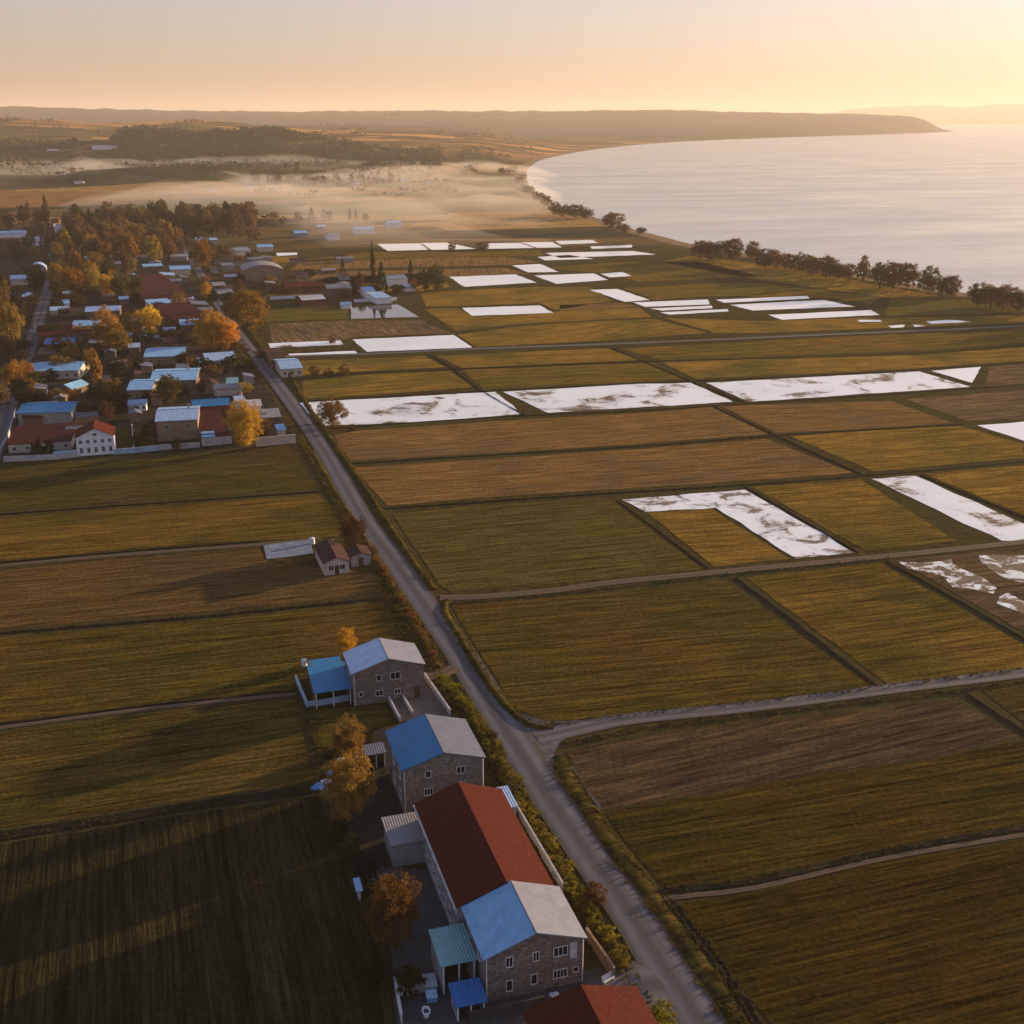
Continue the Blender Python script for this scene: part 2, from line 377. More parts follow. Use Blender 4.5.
# beyond the farm road
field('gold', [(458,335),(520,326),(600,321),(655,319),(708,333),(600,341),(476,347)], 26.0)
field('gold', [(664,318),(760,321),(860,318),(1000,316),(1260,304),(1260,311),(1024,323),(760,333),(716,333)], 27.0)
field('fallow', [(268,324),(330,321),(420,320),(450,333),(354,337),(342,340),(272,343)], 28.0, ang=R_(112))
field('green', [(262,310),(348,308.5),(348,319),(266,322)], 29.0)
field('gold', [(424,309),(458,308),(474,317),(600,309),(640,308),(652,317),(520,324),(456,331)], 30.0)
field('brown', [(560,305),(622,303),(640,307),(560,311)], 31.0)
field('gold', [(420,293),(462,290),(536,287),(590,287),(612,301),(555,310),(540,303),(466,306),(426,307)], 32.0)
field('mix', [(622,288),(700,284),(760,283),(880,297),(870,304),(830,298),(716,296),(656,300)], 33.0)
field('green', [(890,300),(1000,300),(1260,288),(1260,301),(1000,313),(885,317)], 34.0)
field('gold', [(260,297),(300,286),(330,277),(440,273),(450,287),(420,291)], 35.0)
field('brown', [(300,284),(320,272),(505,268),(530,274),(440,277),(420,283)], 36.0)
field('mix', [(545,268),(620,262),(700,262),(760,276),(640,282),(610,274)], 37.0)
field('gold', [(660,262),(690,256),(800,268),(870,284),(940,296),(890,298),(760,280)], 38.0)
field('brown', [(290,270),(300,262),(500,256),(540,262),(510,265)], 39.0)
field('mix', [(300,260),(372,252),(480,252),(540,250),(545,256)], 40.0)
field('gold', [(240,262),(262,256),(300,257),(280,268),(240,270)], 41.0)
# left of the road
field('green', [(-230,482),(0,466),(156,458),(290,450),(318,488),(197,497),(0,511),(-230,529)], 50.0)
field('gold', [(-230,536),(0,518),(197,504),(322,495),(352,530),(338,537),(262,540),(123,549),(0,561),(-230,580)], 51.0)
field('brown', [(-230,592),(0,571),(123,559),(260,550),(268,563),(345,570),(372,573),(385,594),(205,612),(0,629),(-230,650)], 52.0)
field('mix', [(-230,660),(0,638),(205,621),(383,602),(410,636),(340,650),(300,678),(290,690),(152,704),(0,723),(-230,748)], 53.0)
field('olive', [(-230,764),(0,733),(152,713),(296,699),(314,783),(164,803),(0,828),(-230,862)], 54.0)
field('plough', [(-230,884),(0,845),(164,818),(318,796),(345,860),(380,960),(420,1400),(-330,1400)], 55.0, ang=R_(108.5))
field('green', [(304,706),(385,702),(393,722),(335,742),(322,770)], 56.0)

# flooded paddies: still water over silt, white sky reflection put into its colour
def paddy_mat(name, mud, seed, thr=0.62, scale=0.09, rough=0.16):
    m = M(name); g = m.coord(loc=(seed, seed, 0)); lo = m.noise(g, 0.025, 4, 0.6)
    n = m.noise(g, scale, 6, 0.62, 0.8); f = m.noise(g, 0.6, 5, 0.7); n2 = m.noise(m.coord(scale=(1, 3, 1), rot=YAW), 0.35, 4)
    k0 = m.noise(m.coord(scale=(1, 2.5, 1), rot=YAW, loc=(seed, 0, 0)), 1.1, 5, 0.75)
    white = m.mix(m.ramp(f, [(0.35, (0,0,0)), (0.7, (1,1,1))]), (0.90, 0.93, 0.89), (0.84, 0.87, 0.84))
    k = m.math('ADD', m.math('MULTIPLY', n, 0.66), m.math('MULTIPLY', n2, 0.17)); k = m.math('ADD', k, m.math('MULTIPLY', k0, 0.17))
    white = m.mix(m.ramp(lo, [(0.42, (0,0,0)), (0.62, (0.6,0.6,0.6))]), white, (0.72, 0.76, 0.73))
    mask = m.ramp(k, [(thr - 0.035, (0,0,0)), (thr - 0.005, (0.35,0.35,0.35)), (thr + 0.03, (1,1,1))])
    col = m.mix(mask, white, mud)
    rg = m.mix(mask, (rough,) * 3, (0.9, 0.9, 0.9))
    m.bsdf(col, rg, m.bump(m.math('ADD', m.math('MULTIPLY', f, 0.3), mask), 0.03), spec=0.55); return m.m
MUD = (0.095, 0.058, 0.03)
P_clean = paddy_mat('flooded_clean', MUD, 3.0, 0.80)
P_mid = paddy_mat('flooded_patchy', MUD, 11.0, 0.56, 0.07)
P_rough = paddy_mat('flooded_weedy', (0.13, 0.105, 0.085), 7.0, 0.53, 0.14)
def paddy(pts, mat=None, z=0.08): return flat('flooded_paddy', pts, z, mat or P_clean, wob=0.8)
field('fallow', [(897,561),(1024,547),(1260,518),(1260,640),(1078,655),(1024,632)], 7.0)
def c3(x, y): return (600 + x / 2.415, 400 + y / 2.415)
P_pud = paddy_mat('puddle_sheen', (0.085, 0.05, 0.026), 23.0, 0.475, 0.3)  # puddles carry the same painted sky reflection, broken by mud
for q in ([(722,392),(790,393),(850,383),(872,408),(925,430),(958,455),(950,468),(890,457),(850,452),(828,426),(790,416),(742,408)], [(915,377),(1024,376),(1300,370),(1300,420),(1024,442),(980,432),(938,405)], [(985,465),(1024,488),(1100,500),(1120,530),(1024,517),(1000,508),(958,492)]):
    flat('flooded_paddy', [c3(*p) for p in q], 0.08, P_pud, wob=3.5)
paddy([(622,500),(745,490),(855,553),(796,559),(716,508),(645,512)], P_rough)
field('gold', [(647,513),(711,509),(790,559),(714,567)], 9.0)
paddy([(871,479),(915,476),(1024,524),(1062,540),(1002,541)], P_mid)
paddy([(977,425.5),(1030,421.5),(1240,405),(1240,424),(1024,441)])
paddy([(299,403),(495,392),(523,414),(420,422),(322,426)], P_mid)
paddy([(503,392),(640,384),(691,383),(733,402),(600,410),(548,413)], P_mid)
paddy([(706,383),(919,371.6),(970.6,387),(749,402)], P_mid)
paddy([(931,371),(981,367),(972,383)])
for q in ([(352,339.7),(453.4,335),(472.5,347.6),(367,352)],[(288,354),(355,351),(357.6,353.5),(290,356)],
          [(462,308),(540,305.5),(553,313),(472,316)],[(449,277),(515,274.5),(537,282.5),(465,287)],[(534,275.5),(594,273.5),(608,280),(556,284)],
          [(600,274),(622,272),(631.6,276),(609.6,277.5)],[(512,265.5),(540,264),(559,272),(528,272.5)],[(537,257),(569,255),(594,259),(545,260.5)],
          [(545,253),(632,251),(656,254.5),(560,258)],[(377,244),(420,243.5),(428.5,250),(387.5,251)],[(421,243),(446,242.7),(477,249),(431.5,250)],
          [(478,243.5),(520,243),(535,248),(487,249)],[(521,242.5),(552,242),(562,247.5),(537,248)],[(555,241),(592,240),(598,243),(560,244.5)],
          [(590,246.5),(632,245),(632,247.5),(592,249)],[(590,290),(617,289),(650,300),(625,302)],[(633,302.5),(707.6,299.6),(710,304.5),(645.5,307)],
          [(650,308.7),(712,305.8),(712.6,308.2),(662,310.8)],[(660,312.5),(728,309.2),(729,311.5),(670,314.8)],[(716,299.8),(807,296),(809,298.7),(724,303)],
          [(730,305),(823.6,300),(854.7,306.6),(753,310.7)],[(768,315),(871,310),(879.5,315),(782,320)],[(926,321.5),(952,320),(972.6,322),(931,324)],
          [(276,253),(297,252.6),(297,255),(277,256)]):
    paddy(q)
for q in ([(268,343.5),(340.6,340.6),(344,344.7),(270,348)],[(857,320),(880,320),(882,322),(860,322)],[(888,326),(905,324.5),(903,327.5),(892,328)],[(912,324.5),(926,326),(915,327)]):
    paddy(q, P_mid)
m = M('still_water'); m.bsdf((0.03, 0.035, 0.03), 0.04, m.bump(m.noise(m.coord(), 0.8, 3), 0.01), spec=0.8, IOR=1.5)
flat('pond_water', [(351,307.5),(398,304.5),(419,317),(351,319)], 0.08, m.m)
# roadside ditch water
flat('ditch_water', [(571,752),(576,765),(598,802),(604,812),(597,806),(572,768)], 0.045, m.m)

# roads
def gravel_mat(name, base, tracks=2, warm=1.0):
    m = M(name); c = m.n('ShaderNodeUVMap'); sp = m.n('ShaderNodeSeparateXYZ'); m.t.links.new(c.outputs[0], sp.inputs[0])
    g = m.coord(); n1 = m.noise(g, 0.5, 6, 0.7); n2 = m.noise(g, 6, 4, 0.7); nl = m.noise(m.coord('UV', scale=(2.2, 0.02, 1)), 1.5, 3)
    u = m.math('ADD', sp.outputs[0], m.math('MULTIPLY', m.math('SUBTRACT', m.noise(g, 0.08, 2), 0.5), 0.12))
    tr = m.math('POWER', m.math('ABSOLUTE', m.math('SINE', m.math('MULTIPLY', u, math.pi * tracks))), 2.5)
    tr = m.math('MULTIPLY', tr, m.math('ADD', m.math('MULTIPLY', n1, 1.2), -0.05, True))
    col = m.mix(tr, sc(base, 0.72), sc(base, 1.65))
    col = m.mix(m.ramp(nl, [(0.45, (0,0,0)), (0.7, (0.6,0.6,0.6))]), col, sc(base, 0.6))
    col = m.mix(m.ramp(n1, [(0.55, (0,0,0)), (0.7, (0.5,0.5,0.5))]), col, (base[0] * 0.8, base[1] * 0.65, base[2] * 0.5))
    edge = m.math('ABSOLUTE', m.math('SUBTRACT', m.math('ADD', sp.outputs[0], m.math('MULTIPLY', m.math('SUBTRACT', n1, 0.5), 0.25)), 0.5))
    col = m.mix(m.ramp(edge, [(0.40, (0,0,0)), (0.5, (1,1,1))]), col, (0.09, 0.065, 0.035))
    m.bsdf(col, 0.85, m.bump(m.math('ADD', n2, m.math('MULTIPLY', tr, -0.6)), 0.05), spec=0.08); return m.m
ROADM = gravel_mat('road_gravel', (0.105, 0.103, 0.115)); TRACKM = gravel_mat('track_earth', (0.105, 0.078, 0.05)); LANEM = gravel_mat('lane_gravel', (0.12, 0.112, 0.115))
def catmull(P, step):
    out = []
    P = [2 * P[0] - P[1]] + P + [2 * P[-1] - P[-2]]
    for i in range(1, len(P) - 2):
        n = max(2, int((P[i + 1] - P[i]).length / step))
        for k in range(n):
            t = k / n; a, b_, c_, d_ = P[i - 1:i + 3]
            out.append(0.5 * ((2 * b_) + (c_ - a) * t + (2 * a - 5 * b_ + 4 * c_ - d_) * t * t + (3 * b_ - a - 3 * c_ + d_) * t ** 3))
    out.append(P[-2]); return out
def ribbon(name, pts, width, z, mat, px=True, camber=0.06, taper=None, prof=None, kind='structure', jag=0.0):
    P = [Q(*p) for p in pts] if px else [Vector((*p[:2], 0)) for p in pts]
    W = width if isinstance(width, list) else [width] * len(P)
    C = catmull([Vector((p.x, p.y, w_)) for p, w_ in zip(P, W)], 3.0)
    n = len(C); prof = prof or [(-0.5, 0), (-0.25, camber * 0.8), (0, camber), (0.25, camber * 0.8), (0.5, 0)]
    vs_ = []; uv = []; L = 0
    for i, p in enumerate(C):
        q = C[min(i + 1, n - 1)] - C[max(i - 1, 0)]; t = Vector((q.x, q.y, 0)).normalized(); nr = Vector((t.y, -t.x, 0))
        if i: L += math.hypot(p.x - C[i - 1].x, p.y - C[i - 1].y)
        for k, (a, hz_) in enumerate(prof):
            j = noise.noise(Vector((p.x * 0.3, p.y * 0.3, k * 3.1))) * jag
            vs_.append((p.x + nr.x * (a * p.z + j), p.y + nr.y * (a * p.z + j), z + hz_ * (1 + j))); uv.append((a + 0.5, L))
    K = len(prof); fs = [(i * K + k, i * K + k + 1, (i + 1) * K + k + 1, (i + 1) * K + k) for i in range(n - 1) for k in range(K - 1)]
    me = bpy.data.meshes.new(name); me.from_pydata(vs_, [], fs); ul = me.uv_layers.new(name='UVMap')
    for lp in me.loops: ul.data[lp.index].uv = uv[lp.vertex_index]
    me.materials.append(mat); me.update(); me.polygons.foreach_set('use_smooth', [True] * len(me.polygons))
    o = bpy.data.objects.new(name, me); COL.objects.link(o)
    if kind: tag(o, kind=kind)
    return o, C
MAIN = [(860,1330),(784,1190),(733,1100),(701,1024),(663,965),(631,913),(593,860),(538,779),(505,727),(465,670),(459,652),(422,601),(387,551),(363,518),(337,472),(313,434),(286,396),(257,358),(232,325),(216,300),(198,270),(185,252),(178,240)]
MAIN = [p for p in MAIN if p not in ((465,670),)]
o, MAINC = ribbon('road', MAIN, [5.4,5.4,5.4,5.4,5.4,5.5,5.6,5.8,5.8,5.8,5.6,5.4,5.2,5.2,5.2,5.2,5.0,5.0,5.0,5.0,4.5,4.5], 0.12, ROADM)
ribbon('side_road', [(536,738),(560,733),(600,724),(640,718),(760,706),(900,688),(1024,673),(1260,642)], [4.5,4.2,4.0,3.6,3.4,3.4,3.4,3.4], 0.10, LANEM)
flat('road_junction', [(500,708),(520,713),(545,722),(582,721),(588,728),(570,735),(560,743),(554,754),(553,766),(558,784),(530,766),(500,722)], 0.113, simple('junction_gravel', (0.10, 0.096, 0.103), 0.9, 0.35, 0.6, 0.05))
ribbon('farm_road', [(440,598),(480,597),(560,590),(600,584),(712,573),(890,556),(1024,542),(1260,515)], 2.6, 0.09, TRACKM)
ribbon('farm_road', [(262,358),(300,356),(380,353.5),(475,349),(640,343),(807,335.6),(973,328.5),(1024,326),(1260,313)], 3.4, 0.09, LANEM)
ribbon('farm_track', [(664,899),(700,895),(756,888),(884,859),(1024,835),(1260,797)], 0.9, 0.08, TRACKM)
ribbon('farm_track', [(-230,586),(0,566),(123,555),(262,544.5),(320,538)], 1.8, 0.08, TRACKM)
ribbon('farm_track', [(-230,757),(0,728),(152,708.5),(296,694)], 1.2, 0.08, TRACKM)
ribbon('village_street', [(-40,520),(-16,470),(3,430),(10,400),(22,365),(31,345),(41,312),(48,290),(54,270),(57,255)], 6.0, 0.10, ROADM)
ribbon('driveway', [(456,668),(448,672),(438,676),(424,678)], 3.0, 0.14, TRACKM)
ribbon('driveway', [(672,985),(650,985),(625,995),(605,1005)], [9.0,8.0,8.0,8.0], 0.105, ROADM)
# worn inner lines and headlands inside the parcels
# raised grassy banks between parcels
bankm = field_mat('bank_grass', (0.085, 0.06, 0.015), (0.045, 0.042, 0.012), YAW, 77.0, 0.5, 0.5)
weedm = field_mat('bank_dark', (0.06, 0.05, 0.02), (0.09, 0.07, 0.025), YAW, 78.0, 0.5, 0.5)
def bank(pts, w_, h_, mat=None, jag=0.25):
    pr = [(-0.5, 0), (-0.3, h_ * 0.7), (0, h_), (0.3, h_ * 0.7), (0.5, 0)]
    return ribbon('embankment', pts, w_, 0.02, mat or bankm, prof=pr, jag=jag)[0]
ditchm = simple('ditch_mud_shade', (0.02, 0.016, 0.008), 0.9, 0.3, 0.8, 0.1)  # mud, darkened further with the shade of the groove
def ditch(pts, w_): # cut with its shade painted in: a low floor strip between two small lips
    ribbon('ditch', pts, w_ * 0.55, 0.06, ditchm, prof=[(-0.5, 0.0), (-0.4, 0.12), (-0.2, 0.02), (0.2, 0.02), (0.4, 0.12), (0.5, 0.0)], jag=0.15)
bank([(790,1110),(738,1024),(700,965),(664,915),(650,895),(620,860),(590,815),(568,780),(560,757)], 2.6, 0.32)
bank([(553,728),(530,726),(505,706),(480,672),(458,635),(444,610),(448,601)], 1.8, 0.5)
bank([(434,590),(412,560),(388,524),(366,490),(344,458),(326,432),(310,410),(292,380),(280,362)], 1.6, 0.45)
bank([(262,348),(240,318),(222,292)], 1.6, 0.4)
ditch([(800,1110),(757,1024),(720,965),(672,905),(655,893)], 2.2)
ditch([(659,891),(756,881),(884,852),(1024,828),(1260,790)], 2.0)
ditch([(524,718),(500,698),(470,655),(448,614)], 1.0)
ditch([(383,509),(480,502.5),(600,494),(745,485),(865,476),(1024,461.5),(1260,437)], 1.6)
ditch([(342,464.5),(480,456),(640,446.5),(766,436.5),(880,429.5),(964,424.5)], 1.2)
ditch([(318,429.5),(494,417.5),(640,410.8),(741,404.3),(973,388.5),(1260,366)], 1.2)
ditch([(300,401.5),(501,390.5),(640,383.5),(890,371.7),(1260,345)], 1.2)
ditch([(296,377),(353,373.8),(455,369.5),(640,362),(915,353.3),(1260,329)], 1.2)
ditch([(429,354),(453,369),(478,388.5),(527,417)], 1.4)
ditch([(612,348),(690,381),(743,402)], 1.2); ditch([(712,406),(774,435)], 1.2); ditch([(774,435),(861,474.5)], 1.2)
ditch([(735,578),(778,610),(877,687)], 1.5)
ditch([(886,561.5),(960,602),(1024,639),(1070,662)], 1.4)
ditch([(745,487),(858,553)], 1.2)
ditch([(920,475),(1024,518),(1080,541)], 1.3)
ditch([(617,501),(708,569)], 1.0)
ditch([(966,695),(1022,731),(1128,806)], 1.8)
ditch([(-230,531),(0,514.5),(197,500.5),(324,491.5)], 1.5)
ditch([(-230,655),(0,633.5),(205,616.6),(384,598)], 1.8)
ditch([(-230,873),(0,836.5),(164,810.5),(316,789)], 4.2)
ditch([(-230,566),(0,563),(123,552),(262,541.5)][1:], 1.0)
ditch([(-230,752),(0,725),(152,706),(296,691.5)], 1.0)
bank([(312,452),(337,495),(356,524),(377,560),(403,606),(422,640),(438,668)], 1.6, 0.4)


# ---- buildings --------------------------------------------------------------
def metal_roof(name, c, rough=0.38, axis='X', pitch=0.35, fade=0.25, metal=0.0):
    m = M(name); g = m.coord(); 
    wv = m.n('ShaderNodeTexWave', wave_type='BANDS', bands_direction=axis, wave_profile='SIN'); m.set(wv, 'Vector', g); m.set(wv, 'Scale', 0.314 / pitch)
    n = m.noise(g, 0.7, 5, 0.65); n2 = m.noise(g, 4, 4, 0.6)
    oi = m.n('ShaderNodeObjectInfo')
    col = m.mix(m.ramp(n, [(0.3, (0,0,0)), (0.75, (1,1,1))]), sc(c, 1 - fade), sc(c, 1 + fade * 0.6))
    col = m.mix(m.ramp(wv.outputs['Fac'], [(0.0, (0.6,0.6,0.6)), (0.25, (0,0,0))]), col, sc(c, 0.62))
    st = m.ramp(m.noise(m.coord(scale=(1, 1, 1)), 1.9, 6, 0.75), [(0.60, (0,0,0)), (0.72, (0.5,0.5,0.5))])
    col = m.mix(st, col, (c[0] * 0.5 + 0.05, c[1] * 0.5 + 0.035, c[2] * 0.5 + 0.02))
    m.bsdf(col, m.mix(n2, (rough,) * 3, (rough + 0.25,) * 3), m.bump(m.math('ADD', wv.outputs['Fac'], m.math('MULTIPLY', n2, 0.3)), 0.05), metal=metal, spec=0.35); return m.m
def tile_roof(name, c, axis='X'):
    m = M(name); g = m.coord(rot=0 if axis == 'X' else math.pi / 2)
    br = m.n('ShaderNodeTexBrick'); m.set(br, 'Vector', g); m.set(br, 'Scale', 1.0); m.set(br, 'Brick Width', 0.3); m.set(br, 'Row Height', 0.38); m.set(br, 'Mortar Size', 0.035)
    m.set(br, 'Color1', (*sc(c, 1.15), 1)); m.set(br, 'Color2', (*sc(c, 0.8), 1)); m.set(br, 'Mortar', (*sc(c, 0.4), 1))
    n = m.noise(g, 0.5, 6, 0.7); col = m.mix(m.ramp(n, [(0.4, (0,0,0)), (0.75, (0.7,0.7,0.7))]), br.outputs[0], sc(c, 0.55))
    m.bsdf(col, 0.8, m.bump(br.outputs['Fac'], -0.05), spec=0.05); return m.m
def stone_wall(name, c, w_=0.7, h_=0.3, var=0.45):
    m = M(name); c0 = m.n('ShaderNodeTexCoord'); sp = m.n('ShaderNodeSeparateXYZ'); m.t.links.new(c0.outputs['Object'], sp.inputs[0])
    cb = m.n('ShaderNodeCombineXYZ'); m.set(cb, 0, m.math('ADD', sp.outputs[0], sp.outputs[1])); m.set(cb, 1, sp.outputs[2])
    br = m.n('ShaderNodeTexBrick'); m.set(br, 'Vector', cb.outputs[0]); m.set(br, 'Scale', 1.0); m.set(br, 'Brick Width', w_); m.set(br, 'Row Height', h_); m.set(br, 'Mortar Size', 0.03)
    m.set(br, 'Color1', (*sc(c, 1 + var), 1)); m.set(br, 'Color2', (*sc(c, 1 - var), 1)); m.set(br, 'Mortar', (*sc(c, 0.75), 1))
    n = m.noise(c0.outputs['Object'], 0.45, 6, 0.75); n2 = m.noise(c0.outputs['Object'], 2.6, 5, 0.75)
    col = m.mix(m.ramp(n, [(0.35, (0,0,0)), (0.7, (0.8,0.8,0.8))]), br.outputs[0], sc(c, 0.55))
    col = m.mix(m.ramp(n2, [(0.45, (0,0,0)), (0.7, (0.7,0.7,0.7))]), col, (c[0] * 1.7, c[1] * 1.6, c[2] * 1.45))
    col = m.mix(m.ramp(n2, [(0.28, (0.75,0.75,0.75)), (0.42, (0,0,0))]), col, sc(c, 0.4))
    m.bsdf(col, 0.9, m.bump(m.math('ADD', n2, m.math('MULTIPLY', br.outputs['Fac'], -0.5)), 0.05), spec=0.03); return m.m
SKYBLUE = (0.20, 0.42, 0.68); VIVID = (0.008, 0.17, 0.38); ICE = (0.42, 0.56, 0.76); DEEP = (0.02, 0.13, 0.38); PALEBLUE = (0.27, 0.42, 0.66); PALE = (0.20, 0.215, 0.28); ZINC = (0.11, 0.13, 0.18); TEAL = (0.16, 0.34, 0.38)
REDT = (0.105, 0.02, 0.011); MAROON = (0.075, 0.016, 0.015); WHITEP = (0.42, 0.42, 0.46); GREYR = (0.22, 0.21, 0.22); BRN = (0.085, 0.045, 0.035)
RC = {'sky': SKYBLUE, 'vivid': VIVID, 'deep': DEEP, 'paleblue': PALEBLUE, 'pale': PALE, 'zinc': ZINC, 'ice': ICE, 'teal': TEAL, 'white': WHITEP, 'grey': GREYR}
RMAT = {}
def roofm(k, ridge='x'):
    ax = 'X' if ridge == 'x' else 'Y'; key = (k, ax)
    if key not in RMAT:
        RMAT[key] = metal_roof('roof_' + k, RC[k], axis=ax) if k in RC else tile_roof('roof_' + k, {'red': REDT, 'maroon': MAROON, 'brown': BRN}[k], ax)
    return RMAT[key]
WM = {'stone': stone_wall('wall_stone', (0.19, 0.16, 0.145)), 'stone2': stone_wall('wall_stone_grey', (0.20, 0.175, 0.16), 0.5, 0.25),
      'tan': stone_wall('wall_tan_brick', (0.28, 0.20, 0.14), 0.4, 0.2), 'white': simple('wall_whitewash', (0.68, 0.68, 0.70), 0.85, 0.12, 0.7),
      'cream': simple('wall_cream_plaster', (0.45, 0.39, 0.32), 0.85, 0.2, 0.6), 'grey': simple('wall_grey_render', (0.25, 0.24, 0.24), 0.85, 0.25, 0.5),
      'brown': simple('wall_mud_brick', (0.14, 0.09, 0.06), 0.9, 0.3, 0.8), 'redw': simple('wall_red_paint', (0.16, 0.05, 0.035), 0.8, 0.25, 0.8)}
FRAME = simple('frame_white', (0.6, 0.6, 0.62), 0.5, 0.1); DARKF = simple('frame_dark', (0.06, 0.05, 0.045), 0.6, 0.2)
m = M('window_glass'); m.bsdf((0.012, 0.014, 0.018), 0.08, spec=0.6); GLASS = m.m
DOORM = simple('door_brown', (0.07, 0.04, 0.025), 0.6, 0.3); STEEL = simple('steel_grey', (0.30, 0.31, 0.33), 0.4, 0.2, metal=0.4)
CONC = simple('concrete', (0.06, 0.058, 0.06), 0.9, 0.25, 0.5); DARKYARD = simple('yard_earth', (0.03, 0.026, 0.02), 0.95, 0.4, 0.5, 0.1)
def lift(mb, parent, name, mat): return mb.build(name, mat, parent)
def wbox(mb, side, u0, u1, z0, z1, o0, o1, hw, hl):
    # box on a wall face: side 's' (-y), 'n' (+y), 'w' (-x), 'e' (+x); u runs along the wall, o outwards
    if side == 's': mb.box(u0, u1, -hl - o1, -hl - o0, z0, z1)
    elif side == 'n': mb.box(u0, u1, hl + o0, hl + o1, z0, z1)
    elif side == 'w': mb.box(-hw - o1, -hw - o0, u0, u1, z0, z1)
    else: mb.box(hw + o0, hw + o1, u0, u1, z0, z1)
def window(parent, side, u, z, w_, h_, hw, hl, mull=1, fmat=None):
    f = MB(); t = 0.07
    wbox(f, side, u - w_/2, u + w_/2, z - t, z, 0.0, 0.10, hw, hl); wbox(f, side, u - w_/2, u + w_/2, z + h_, z + h_ + t, 0.0, 0.06, hw, hl)
    wbox(f, side, u - w_/2 - t, u - w_/2, z - t, z + h_ + t, 0.0, 0.06, hw, hl); wbox(f, side, u + w_/2, u + w_/2 + t, z - t, z + h_ + t, 0.0, 0.06, hw, hl)
    for k in range(mull):
        c = u - w_/2 + w_ * (k + 1) / (mull + 1); wbox(f, side, c - 0.03, c + 0.03, z, z + h_, 0.02, 0.05, hw, hl)
    fo = f.build('window', fmat or FRAME, parent)
    p = MB(); wbox(p, side, u - w_/2, u + w_/2, z, z + h_, 0.004, 0.02, hw, hl); p.build('pane', GLASS, fo); return fo
def door(parent, side, u, w_, h_, hw, hl, mat=None):
    f = MB(); wbox(f, side, u - w_/2, u + w_/2, 0.02, h_, 0.0, 0.05, hw, hl); d_ = f.build('door', mat or DOORM, parent)
    f = MB(); wbox(f, side, u + w_/2 - 0.18, u + w_/2 - 0.10, 0.95, 1.1, 0.05, 0.1, hw, hl); f.build('handle', STEEL, d_); return d_
def gable_house(name, label, cat, loc, yaw, L, D, h, rise, ridge='x', wall='cream', roof='sky', roof2=None, over=0.3, wins=(), doors=(), chimney=None, group=None, flatroof=False):
    """L across (x), D deep (y); ridge along 'x' or 'y'; lean: 'lx' slopes down to -y, flat shed 'f'"""
    root = empty(name, loc, yaw); tag(root, label, cat, group)
    hx, hy = L / 2, D / 2; b = MB()
    if ridge == 'y':
        b.add([(-hx,-hy,0),(hx,-hy,0),(hx,-hy,h),(0,-hy,h+rise),(-hx,-hy,h),(-hx,hy,0),(hx,hy,0),(hx,hy,h),(0,hy,h+rise),(-hx,hy,h)],
              [(0,1,2,3,4),(9,8,7,6,5),(1,6,7,2),(5,0,4,9),(4,3,8,9),(3,2,7,8),(0,5,6,1)])
    elif ridge == 'x':
        b.add([(-hx,-hy,0),(-hx,hy,0),(-hx,hy,h),(-hx,0,h+rise),(-hx,-hy,h),(hx,-hy,0),(hx,hy,0),(hx,hy,h),(hx,0,h+rise),(hx,-hy,h)],
              [(4,3,2,1,0),(5,6,7,8,9),(0,5,9,4),(1,2,7,6),(4,9,8,3),(3,8,7,2),(0,1,6,5)])
    else:  # lean-to, high side at +y
        b.add([(-hx,-hy,0),(hx,-hy,0),(hx,hy,0),(-hx,hy,0),(-hx,-hy,h),(hx,-hy,h),(hx,hy,h+rise),(-hx,hy,h+rise)],
              [(0,3,2,1),(4,5,6,7),(0,1,5,4),(1,2,6,5),(2,3,7,6),(3,0,4,7)])
    b.build('wall', WM[wall] if isinstance(wall, str) else wall, root)
    t = 0.14; o = over
    if ridge == 'y':
        s = rise / hx; z = h + t + 0.02
        A = [(-hx - o, -hy - o, z - s * o), (0, -hy - o, z + rise), (0, hy + o, z + rise), (-hx - o, hy + o, z - s * o)]
        B = [(0, -hy - o, z + rise), (hx + o, -hy - o, z - s * o), (hx + o, hy + o, z - s * o), (0, hy + o, z + rise)]
        cap = MB().bar((0, -hy - o - 0.01, z + rise + 0.0), (0, hy + o + 0.01, z + rise), 0.10)
    elif ridge == 'x':
        s = rise / hy; z = h + t + 0.02
        A = [(-hx - o, -hy - o, z - s * o), (hx + o, -hy - o, z - s * o), (hx + o, 0, z + rise), (-hx - o, 0, z + rise)]
        B = [(-hx - o, 0, z + rise), (hx + o, 0, z + rise), (hx + o, hy + o, z - s * o), (-hx - o, hy + o, z - s * o)]
        cap = MB().bar((-hx - o - 0.01, 0, z + rise), (hx + o + 0.01, 0, z + rise), 0.10)
    else:
        s = rise / D; z = h + t + 0.02
        A = [(-hx - o, -hy - o, z - s * o), (hx + o, -hy - o, z - s * o), (hx + o, hy + o, z + rise + s * o), (-hx - o, hy + o, z + rise + s * o)]
        B = None; cap = None
    rm = roofm(roof, 'x' if ridge != 'y' else 'y')
    if roof2:
        ra = MB().slab(A, t).build('roof_slope', rm, root); rb = MB().slab(B, t).build('roof_slope', roofm(roof2, 'x' if ridge != 'y' else 'y'), root)  # east slope is the same metal, its sun sheen put into the colour
        ra['label'] = 'west roof slope, ' + {'sky': 'light blue', 'ice': 'very pale blue', 'vivid': 'vivid blue', 'paleblue': 'pale blue'}.get(roof, roof); rb['label'] = 'east roof slope, pale with painted-in sun sheen'
        if cap: cap.build('ridge_cap', roofm('zinc', 'y'), ra)
        r0 = ra
    else:
        r = MB().slab(A, t)
        if B: r.slab(B, t)
        r0 = r.build('roof', rm, root)
        if cap: cap.build('ridge_cap', rm, r0)
